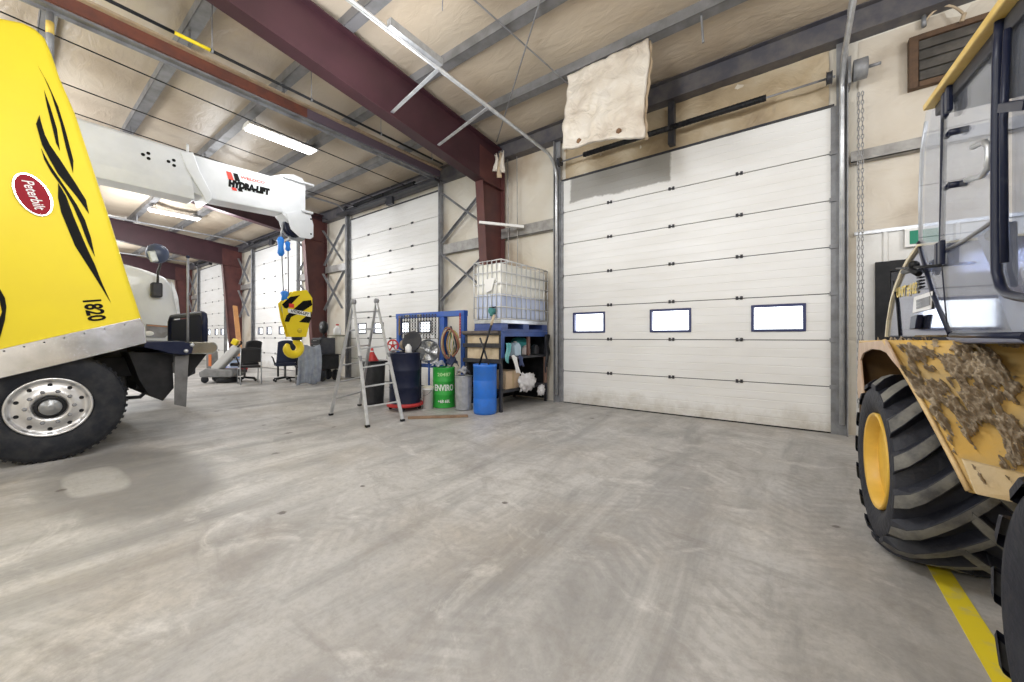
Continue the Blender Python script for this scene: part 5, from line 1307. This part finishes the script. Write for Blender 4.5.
MB().box((RX-.035, RY1-.09, zs2), (RX+.005, RY1-.02, zs1-.05)).build('lower_post', mat('post_brown', (.22, .13, .10), .6), t, off=o_)
for va, vb in ((331.5, 343.5), (348, 359.5)):
    z0_, z1_ = hz(V((RX, RY0, 0)), vb), hz(V((RX, RY0, 0)), va)
    mb = MB(); n = 5; xa, xb = RXL+.04, RX-.06
    for k in range(n): mb.box((xa+(xb-xa)*k/n+.003, RY0+.012, z0_), (xa+(xb-xa)*(k+1)/n-.003, RY0+.035, z1_))
    mb.build('timber_slats', M['wood'], t, off=o_)
for v in (327.5, 345.8, 361.5):
    z = min(hz(V((RX, RY0, 0)), v), zp-.04); MB().box((RXL-.03, RY0-.03, z-.035), (RX+.0, RY0+.01, z+.035)).build('cross_bar', M['darksteel'], t, .004, off=o_)
MB().box((RXL+.03, RY0+.05, .06), (RXL+.06, RY1-.05, zp-.06)).build('back_sheet', M['black'], t, off=o_)
MB().box((RXL+.06, RY1-.06, .06), (RX-.06, RY1-.03, zp-.06)).build('end_sheet', M['black'], t, off=o_)
# hoses hanging on the wall end of the rack
t = thing('hose_bundle', 'black hoses and cords hung on the wall end of the timber rack', 'hoses', (RX+.03, RY1-.05, .9)); o_ = t.location
for k in range(5):
    pts = [V((RX+.035+.022*(k % 2), RY1-.03-.02*k+.025*sin(j*.9+k), zp-.06-(.30+.11*k)*j/9)) for j in range(10)]
    MB().tube(pts, .017, 6).build('hose', M['black'] if k % 2 else M['darksteel'], t, off=o_)

# goods on the shelves
def XR_(u, v, dx=.10): return onX(u, v, RX-dx)
def jug(label, u, v0, v1, w, m, zs, cap=M['decalwhite'], dx=.14, name='jug'):
    p = XR_(u, v0, dx); h = XR_(u, v1, dx).z-zs
    t = thing(name, label, name, (p.x, p.y, zs))
    MB().prism([(-w/2, 0), (w/2, 0), (w/2, h*.66), (w*.22, h*.86), (w*.16, h*.93), (-w*.16, h*.93), (-w*.22, h*.86), (-w/2, h*.70)], 'X', -w*.36, w*.36).build('jug_body', m, t, .018)
    MB().lathe([(w*.15, h*.925), (w*.15, h), (w*.05, h)], (0, 0, 0), 'Z', 12).build('cap', cap, t)
    MB().tube([(0, -w*.42, h*.70), (0, -w*.40, h*.88), (0, -w*.15, h*.90)], .010, 6).build('handle', m, t)
    return t
zu = zs1-.003
jug('pale blue jug on the upper shelf, beside the teal bag', 515, 356, 341.5, .20, mat('jug_blue', (.42, .55, .66), .4), zu, dx=.10)
jug('white jug with pinkish label side, against the rusty middle post', 526, 356, 345, .15, mat('jug_pink', (.78, .70, .68), .4), zu, dx=.12)
jug('black jug between the two white jugs on the upper shelf', 535, 355, 344, .15, M['darksteel'], zu, M['black'], dx=.13)
jug('white jug nearest the wall on the upper shelf', 540, 355, 344, .19, M['decalwhite'], zu, dx=.24)
p = XR_(518, 350, .36)
def bag(u, v):
    th = pi*v; ph = 2*pi*u; d = V((sin(th)*cos(ph), sin(th)*sin(ph), cos(th))); k = 1+.22*noise.fractal(d*2.3, .9, 2, 4)
    return (p.x+.16*d.x*k, p.y+.02+.30*d.y*k, zu+.016+max(0, .15+.16*d.z*k))
tag(MB().grid(bag, 30, 18, cu=True).build('bag', mat('bag_teal', (.05, .36, .36), .7, 0., (.03, .26, .27), 6.)), 'teal cloth bag behind the jugs on the upper shelf', 'bag')
a, b_ = XR_(508, 343, -.045), XR_(509, 361, -.045)
tag(MB().grid(lambda u, v: (RX+.045+.012*sin(u*9), a.y-.06+.13*u*(1-.5*v)+.02*sin(v*6), a.z+(b_.z-a.z)*v-.04*u*v), 10, 14).build('cloth', mat('cloth_teal', (.12, .40, .42), .85, 0., (.25, .50, .52), 6.), solid=.008), 'teal cloth hanging from the blue end post of the rack', 'cloth')
# lower shelf: carton, white sacks, hanging clothes
p0, p1 = XR_(506, 391, .04), XR_(520, 370, .04)
t = thing('cardboard_box', 'cardboard box on the lower shelf of the timber rack', 'box', (RX-.25, (p0.y+p1.y)/2, zs2))
MB().box((-.20, p0.y-t.location.y, .0), (.21, p1.y-t.location.y, p1.z-zs2)).build('carton', mat('cardboard', (.62, .47, .33), .8, 0., (.54, .40, .27), 6.), t, .004)
MB().box((.2105, -.03, .0), (.2125, .03, p1.z-zs2)).build('tape', mat('tape_tan', (.48, .36, .22), .4), t)
def sack(nm, label, u, v, sx, sy, sz, m, seed):
    q = XR_(u, v, -.06)
    def fn(a, b):
        th = pi*b; ph = 2*pi*a; d = V((sin(th)*cos(ph), sin(th)*sin(ph), cos(th))); k = 1+.38*noise.fractal(d*3.2+V((seed, 0, 0)), .6, 2.2, 5)-.25*abs(noise.noise(d*7+V((0, seed, 0))))
        return (q.x+sx*d.x*k, q.y+sy*d.y*k, q.z+sz*d.z*k)
    return tag(MB().grid(fn, 36, 22, cu=True).build(nm, m), label, 'bag')
msack = mat('sack_white', (.78, .78, .80), .35, 0., (.62, .60, .62), 7.)
sack('plastic_bag', 'large crumpled white plastic bag bulging out of the lower shelf', 527, 382, .060, .25, .16, msack, 1)
sack('plastic_bag', 'small white plastic bag drooping toward the wall end of the rack', 541, 390, .05, .11, .10, msack, 5)
def hang(nm, label, u0, v0, u1, v1, w, m, seed):
    a, b_ = XR_(u0, v0, -.06), XR_(u1, v1, -.06)
    return tag(MB().grid(lambda u, v: (a.x+.03*sin(u*8+seed)*v+.02, a.y+(b_.y-a.y)*v+(u-.5)*w*(1-.25*sin(v*3)), a.z+(b_.z-a.z)*v+.02*sin(u*5)), 12, 14).build(nm, m, solid=.01), label, 'cloth')
hang('cloth', 'white cloth hanging over the edge of the upper shelf', 513.5, 356, 517, 373, .15, M['decalwhite'], 1)
hang('cloth', 'navy cloth hanging beside the white one from the upper shelf', 519.5, 356, 521, 366, .14, mat('cloth_navy', (.05, .07, .16), .85), 3)

# ---------------- caged tote
TXL = onY(474, 300, RY0).x
t = thing('caged_tote', 'white caged liquid tote on a blue pallet on top of the timber rack', 'tote', ((RX+TXL)/2, (RY0+RY1)/2, zp)); o_ = t.location
m_b = mat('pallet_blue', (.06, .10, .30), .5, 0., (.04, .07, .22), 5.)
mb = MB()
for yy in (RY0+.01, (RY0+RY1)/2-.09, RY1-.19): mb.box((TXL, yy, zp+.03), (RX, yy+.18, zp+.125))
pl_ = mb.build('pallet_blocks', m_b, t, .006, off=o_); pl_.name = 'pallet_slats'
MB().box((TXL, RY0, zp+.0), (RX, RY1, zp+.03)).build('pallet_base', m_b, t, .004, off=o_)
MB().box((TXL, RY0, zp+.125), (RX, RY1, zk-.003)).build('pallet_deck', M['galv'], t, .004, off=o_)
zf2 = zk+(zt-zk)*.40
m_tank = mat('tank_white', (.86, .86, .82), .35, 0., (.80, .79, .72), 3.); m_liq = mat('tank_liquid', (.52, .60, .82), .35, 0., (.60, .66, .82), 3.)
i_ = .022
MB().box((TXL+i_, RY0+i_, zf2), (RX-i_, RY1-i_, zt-.05)).build('tank_upper', m_tank, t, .05, off=o_)
MB().box((TXL+i_, RY0+i_, zk), (RX-i_, RY1-i_, zf2+.05)).build('tank_filled', m_liq, t, .045, off=o_)
MB().lathe([(.11, zt-.055), (.11, zt-.02), (.10, zt-.01), (.01, zt-.01)], ((RX+TXL)/2, (RY0+RY1)/2, 0), 'Z', 24).build('fill_cap', M['black'], t, off=o_)
cg_ = MB(); rb = .010
nz_ = 5
for k in range(nz_+1):
    z = zk+.01+(zt-zk-.02)*k/nz_; cg_.tube([(TXL, RY0, z), (RX, RY0, z), (RX, RY1, z), (TXL, RY1, z)], rb*1.2, 6, closed=True)
for k in range(7):
    x = TXL+(RX-TXL)*k/6; cg_.tube([(x, RY0, zk), (x, RY0, zt)], rb, 6); cg_.tube([(x, RY1, zk), (x, RY1, zt)], rb, 6)
for k in range(11):
    y = RY0+(RY1-RY0)*k/10; cg_.tube([(RX, y, zk), (RX, y, zt)], rb, 6); cg_.tube([(TXL, y, zk), (TXL, y, zt)], rb, 6)
for k in range(3):
    y = RY0+(RY1-RY0)*(.2+.3*k); cg_.tube([(TXL, y, zt), (RX, y, zt)], rb, 6)
cg_.build('cage_frame', mat('cage_galv', (.62, .63, .64), .4, .5), t, off=o_)
p = onY(493, 279, RY0-.004); MB().slab([onY(u, v, RY0-.014) for u, v in ((484, 279.5), (495, 277.5), (492, 290), (486, 293))], (0, -1, 0), .004).build('placard', M['decalwhite'], t, off=o_)
p = onY(493, 311, RY0-.03); mb = MB(); mb.cyl((p.x, RY0+.03, p.z), (p.x, RY0-.10, p.z), .05, 14); mb.cyl((p.x, RY0-.06, p.z), (p.x, RY0-.06, p.z-.09), .035, 12); vv_ = mb.build('outlet_valve', mat('valve_teal', (.05, .22, .22), .5), t, off=o_)
MB().tube([(p.x-.04, RY0-.08, p.z+.05), (p.x+.10, RY0-.08, p.z+.06)], .012, 6).build('valve_lever', M['black'], vv_, off=o_)

# ---------------- folding ladder opened as an A-frame
t = thing('step_ladder', 'aluminium multi-position ladder opened as an A-frame beside the drums', 'ladder', (-5.3, 3.4, 0)); o_ = t.location
f0, f1 = onZ(367.5, 427.5), onZ(402.5, 421.5); b0, b1 = onZ(331, 415.5), onZ(359.5, 406)
fa, fb = onX(353.5, 302, (f0.x+b0.x)/2), onX(376.5, 301, (f1.x+b1.x)/2)
ma = M['alum_l'] = mat('ladder_alum', (.66, .67, .68), .4, .6, (.50, .51, .52), 6.)
def rail(a, b_, wl, wu, nm):
    mid = a.lerp(b_, .52)
    MB().bar(a+V((0, 0, .02)), mid+(b_-a).normalized()*.12, .030, .050, (0, 1, 0)).build(nm, ma, t, .004, off=o_)
    MB().bar(mid-(b_-a).normalized()*.10, b_, .024, .042, (0, 1, 0)).build(nm, ma, t, .004, off=o_)
for a, b_ in ((f0, fa), (f1, fb), (b0, fa), (b1, fb)): rail(a, b_, 0, 0, 'side_rail')
for a, b_ in ((f0, f1), (b0, b1)):
    for k in range(1, 7):
        q = k/6.6; p0, p1 = a.lerp(fa, q), b_.lerp(fb, q)
        MB().bar(p0, p1, .026, .022).build('rung', ma, t, .004, off=o_)
for a in (f0, f1, b0, b1): MB().cbox(a+V((0, 0, .02)), (.05, .065, .035)).build('rubber_foot', M['black'], t, .008, off=o_)
for a in (fa, fb):
    mb = MB(); mb.lathe([(.02, -.028), (.042, -.024), (.042, .024), (.02, .028)], (a.x, a.y, a.z), 'Y', 16); mb.build('top_hinge', M['steel'], t, off=o_)
for a, b_ in ((f0, fa), (f1, fb)):
    q = a.lerp(b_, .52); MB().cbox(q, (.05, .045, .11)).build('lock_clip', M['steel'], t, .01, off=o_)
# strip of wood and rusty rod lying in front of the drums
q0, q1 = onZ(408, 419), onZ(468, 417)
tag(MB().bar(q0+V((0, 0, .02)), q1+V((0, 0, .02)), .07, .034).build('wood_strip', mat('strip_brown', (.30, .20, .13), .7, 0., (.22, .14, .09), 6.), bevel=.003), 'brown strip of wood lying on the floor before the drums', 'wood strip')
q0, q1 = onZ(330, 409), onZ(430, 421)

# ================================================================== FAR END: sink, chairs, table, machines
def gl_(u, v): return onZ(u, v)
# cream sink on a pedestal near the wall
c = onY(337, 376, 6.12); c.z = 0
t = thing('pedestal_sink', 'cream tapered sink on a narrow pedestal near the wall beyond the ladder', 'sink', (c.x, c.y, 0))
hs = hz(c, 335)
MB().lathe([(.16, 0), (.16, .02), (.09, .05), (.085, .40), (.12, .55), (.18, .75), (.20, hs-.09), (.22, hs-.05), (.21, hs-.041), (.17, hs-.10), (.01, hs-.22)], (0, 0, 0), 'Z', 32, cap=False).build('basin', mat('sink_cream', (.72, .69, .60), .4, 0., (.62, .58, .48), 4.), t)
MB().box((-.28, -.16, hs-.04), (.24, .16, hs)).build('tray', mat('tray_olive', (.22, .21, .15), .6), t, .008)
t_ = thing('jug', 'white jug with a red cap standing on the pedestal sink', 'jug', (c.x+.02, c.y, hs+.002))
MB().lathe([(.10, 0), (.11, .02), (.11, .18), (.05, .25), (.04, .29)], (0, 0, 0), 'Z', 20).build('jug_body', M['decalwhite'], t_)
MB().lathe([(.045, .285), (.045, .33), (.01, .33)], (0, 0, 0), 'Z', 14).build('cap', M['red'], t_)
# chairs
m_seat = mat('seat_black', (.022, .022, .026), .7); m_chr = M['galv']
def stack_chair(label, x, y, rz):
    t = thing('stacking_chair', label, 'chair', (x, y, 0), rz)
    MB().box((-.23, -.22, .44), (.23, .22, .50)).build('seat', m_seat, t, .02)
    MB().grid(lambda u, v: (-.23+.46*u, -.23-.05*v-.02*sin(pi*u), .58+.40*v-.03*abs(2*u-1)**3*v), 10, 8).build('backrest', m_seat, t, solid=.035)
    for sx in (-1, 1):
        MB().tube([(sx*.23, .22, 0), (sx*.235, .20, .42), (sx*.235, -.20, .43)], .013, 8).build('leg', m_chr, t)
        MB().tube([(sx*.23, -.26, 0), (sx*.235, -.21, .44), (sx*.23, -.29, .95)], .013, 8).build('leg', m_chr, t)
    return t
c = onZ(250, 384); stack_chair('black stacking chair with chrome legs, its back to the shop floor', c.x-.1, c.y+.02, radians(80))
def office_chair(label, x, y, rz, m, s=1.):
    t = thing('office_chair', label, 'office chair', (x, y, 0), rz)
    for k in range(5):
        a = 2*pi*k/5; MB().tube([(0, 0, .11), (.30*cos(a), .30*sin(a), .075)], [.03, .018], 8).build('base_arm', M['black'], t)
        MB().lathe([(.008, -.02), (.03, -.016), (.032, 0), (.03, .016), (.008, .02)], (.31*cos(a), .31*sin(a), .033), 'Y', 12).build('caster', M['black'], t)
    MB().cyl((0, 0, .10), (0, 0, .44), .03, 10).build('gas_lift', M['steel'], t)
    MB().box((-.25, -.25, .44), (.25, .25, .53)).build('seat', m, t, .03)
    MB().grid(lambda u, v: (-.25+.5*u*(1)+.03*(1-2*u)*v, -.27-.12*v-.05*sin(pi*u)*.5, .54+.62*v-.05*abs(2*u-1)**3*v), 12, 10).build('backrest', m, t, solid=.06)
    for sx in (-1, 1): MB().tube([(sx*.26, -.12, .50), (sx*.31, -.10, .68), (sx*.31, .14, .70)], .018, 8).build('armrest', M['black'], t)
    return t
c = onZ(279, 382); office_chair('navy office chair behind the hanging hook, turned side-on', c.x-.1, c.y+.2, radians(75), mat('seat_navy', (.02, .03, .075), .7))
c = onZ(243, 383); 
c = onZ(238, 384.5); office_chair('low black swivel chair half hidden behind the black stacking chair', c.x-.75, c.y+.40, radians(110), m_seat)
# table
c = onZ(270, 381)
t = thing('work_table', 'long thin-topped grey table behind the two chairs', 'table', (c.x-.35, c.y+.95, 0), radians(0))
MB().box((-.9, -.35, .70), (.75, .35, .735)).build('tabletop', mat('table_grey', (.40, .40, .40), .5), t, .006)
for sx in (-.8, .65):
    for sy in (-.28, .28): MB().box((sx-.022, sy-.022, 0), (sx+.022, sy+.022, .70)).build('leg', M['black'], t)
# chair draped with a grey coat
c = onZ(298, 385)
t = thing('draped_chair', 'chair covered by a long grey-blue cloth, below the hook', 'covered chair', (c.x-.1, c.y+.25, 0), radians(78))
for sx in (-.2, .2):
    for sy in (-.2, .2): MB().cyl((sx, sy, 0), (sx, sy, .44), .014, 8).build('leg', M['steel'], t)
MB().box((-.23, -.23, .44), (.23, .23, .50)).build('seat', m_seat, t, .02)
MB().grid(lambda u, v: (-.28+.56*u+.03*sin(v*4), -.28-.03*sin(u*26)*(.3+.7*v)-.05*v, 1.02-.98*v-.03*cos(u*9)), 44, 16).build('drape', mat('coat_grey', (.34, .38, .46), .85, 0., (.25, .28, .35), 6.), t, solid=.012)
MB().grid(lambda u, v: (-.28+.56*u, -.28+.20*v, 1.02+.03*sin(v*3)-.15*v*v-.03*cos(u*9)), 20, 6).build('drape_top', M['coat'] if 'coat' in M else MATS['coat_grey'], t, solid=.012)
# black wheeled bench with drawers and a fan on it
c = onZ(319, 382)
t = thing('wheeled_cabinet', 'black wheeled tool cabinet against the second maroon column', 'cabinet', (c.x-.25, c.y+.30, 0), radians(0)); 
MB().box((-.32, -.25, .34), (.32, .25, .74)).build('lower_case', M['black'], t, .015)
MB().box((-.30, -.22, .766), (.20, .20, 1.24)).build('upper_case', M['darksteel'], t, .015)
for k in range(3): 
    d = MB().box((-.33, -.245, .80+k*.14), (.19, -.222, .92+k*.14)).build('drawer', M['black'], t, .006); MB().tube([(-.15, -.26, .875+k*.14), (.02, -.26, .875+k*.14)], .010, 6).build('handle', M['steel'], d)
MB().box((-.36, -.28, .741), (.36, .28, .765)).build('worktop', M['black'], t, .006)
for sx in (-.22, .22):
    for sy in (-.2, .2): MB().lathe([(.02, -.05), (.15, -.045), (.165, 0), (.15, .045), (.02, .05)], (sx, sy, .165), 'Y', 22).build('wheel', M['rubber'], t)
cf = t.location
t = thing('desk_fan', 'small black fan on top of the wheeled tool cabinet', 'fan', (cf.x-.05, cf.y-.02, 1.243))
MB().lathe([(.10, 0), (.10, .02), (.02, .03), (.02, .14)], (0, 0, 0), 'Z', 16).build('stand', M['black'], t)
MB().lathe([(.02, -.06), (.17, -.05), (.19, 0), (.17, .05), (.02, .07)], (0, 0, .30), 'Y', 24).build('fan_cage', M['black'], t)
MB().lathe([(.01, -.075), (.05, -.07), (.05, -.055)], (0, 0, .30), 'Y', 14).build('hub', M['steel'], t)
# plank leaning by the third column
c = onX(241, 352, -19.2); q1 = onX(236.5, 304, -19.45)
p1 = onY(235, 306, 5.80); q_ = onY(239.4, 347, 5.62); p0 = p1.lerp(q_, (p1.z-.02)/(p1.z-q_.z))
tag(MB().bar(p0, p1, .16, .05, (1, 0, 0)).build('plank', mat('plank_orange', (.42, .20, .07), .6, 0., (.34, .16, .06), 5.), bevel=.006), 'orange-brown plank leaning upright against the third maroon column', 'plank')
# blue boxes and bench beside it
c = onZ(233, 372)
t = thing('low_bench', 'red low bench carrying blue boxes beyond the black chair', 'bench', (c.x, c.y, 0))
MB().box((-.45, -.3, .10), (.50, .3, .16)).build('bench_top', M['red'], t, .01)
for sx in (-.4, .45): MB().box((sx-.03, -.28, 0), (sx+.03, .28, .10)).build('leg', M['darksteel'], t)
for k, (dx, w, h, m, lab) in enumerate(((-.2, .42, .36, M['brightblue'], 'bright blue box on the low red bench'), (.27, .38, .28, mat('box_pale', (.35, .45, .62), .5), 'pale blue box beside the bright one on the red bench'))):
    b = thing('storage_box', lab, 'box', (c.x+dx, c.y, .162)); MB().box((-w/2, -.22, 0), (w/2, .22, h)).build('box_body', m, b, .012); MB().box((-w/2-.01, -.23, h), (w/2+.01, .23, h+.05)).build('lid', M['steel'], b, .01); MB().box((-.09, -.224, h*.3), (.09, -.2205, h*.7)).build('label_panel', M['decalwhite'], b)
# floor machine with slanted handle
c = onZ(214, 383)
t = thing('floor_scrubber', 'grey floor machine with a slanted body beside the truck bumper', 'floor machine', (c.x, c.y+.2, 0), radians(38))
MB().prism([(-.45, .16), (.40, .16), (.46, .26), (.40, .36), (-.30, .40), (-.48, .30)], 'Y', -.25, .25).build('deck', mat('scrub_grey', (.26, .26, .26), .5, 0., (.19, .19, .19), 6.), t, .03)
MB().lathe([(.02, .0), (.24, .0), (.25, .04), (.25, .13), (.20, .16)], (.12, 0, 0), 'Z', 26).build('brush_cover', M['black'], t)
for sy in (-.2, .2): MB().lathe([(.01, -.03), (.09, -.025), (.10, 0), (.09, .025), (.01, .03)], (-.34, sy, .10), 'Y', 18).build('wheel', M['rubber'], t)
MB().bar((-.20, 0, .34), (.42, 0, .98), .26, .22, (0, 0, 1)).build('tank', mat('scrub_pale', (.62, .62, .61), .45), t, .05)
MB().bar((-.28, 0, .36), (-.30, 0, .88), .24, .20).build('motor_case', MATS['scrub_grey'], t, .05)
MB().box((-.29, -.135, .46), (-.22, -.118, .78)).build('orange_strip', mat('strip_orange', (.72, .20, .06), .5), t)
MB().tube([(.40, 0, .98), (.52, 0, 1.10), (.60, -.16, 1.13)], .024, 8).build('handle', M['black'], t)
MB().cbox((.34, 0, 1.12), (.16, .10, .16), 0, 0, .5).build('yellow_cap', M['blockyellow'], t, .02)
EXPO = .64
# ================================================================== CAMERA
cam = bpy.data.cameras.new('camera'); co = bpy.data.objects.new('camera', cam); C.objects.link(co)
co.location = (0, 0, HC); co.rotation_euler = (pi/2, 0, TH)
cam.sensor_fit = 'HORIZONTAL'; cam.sensor_width = 36; cam.lens = F/1024*36; cam.shift_y = -(341-V0)/1024; cam.clip_start = .05; cam.clip_end = 200
sc = bpy.context.scene; sc.camera = co
sc.view_settings.view_transform = 'Standard'; sc.view_settings.look = 'None'; sc.view_settings.gamma = 1; sc.view_settings.use_curve_mapping = False
sc.view_settings.exposure = EXPO
sc.cycles.max_bounces = 8; sc.cycles.diffuse_bounces = 5; sc.cycles.transparent_max_bounces = 12
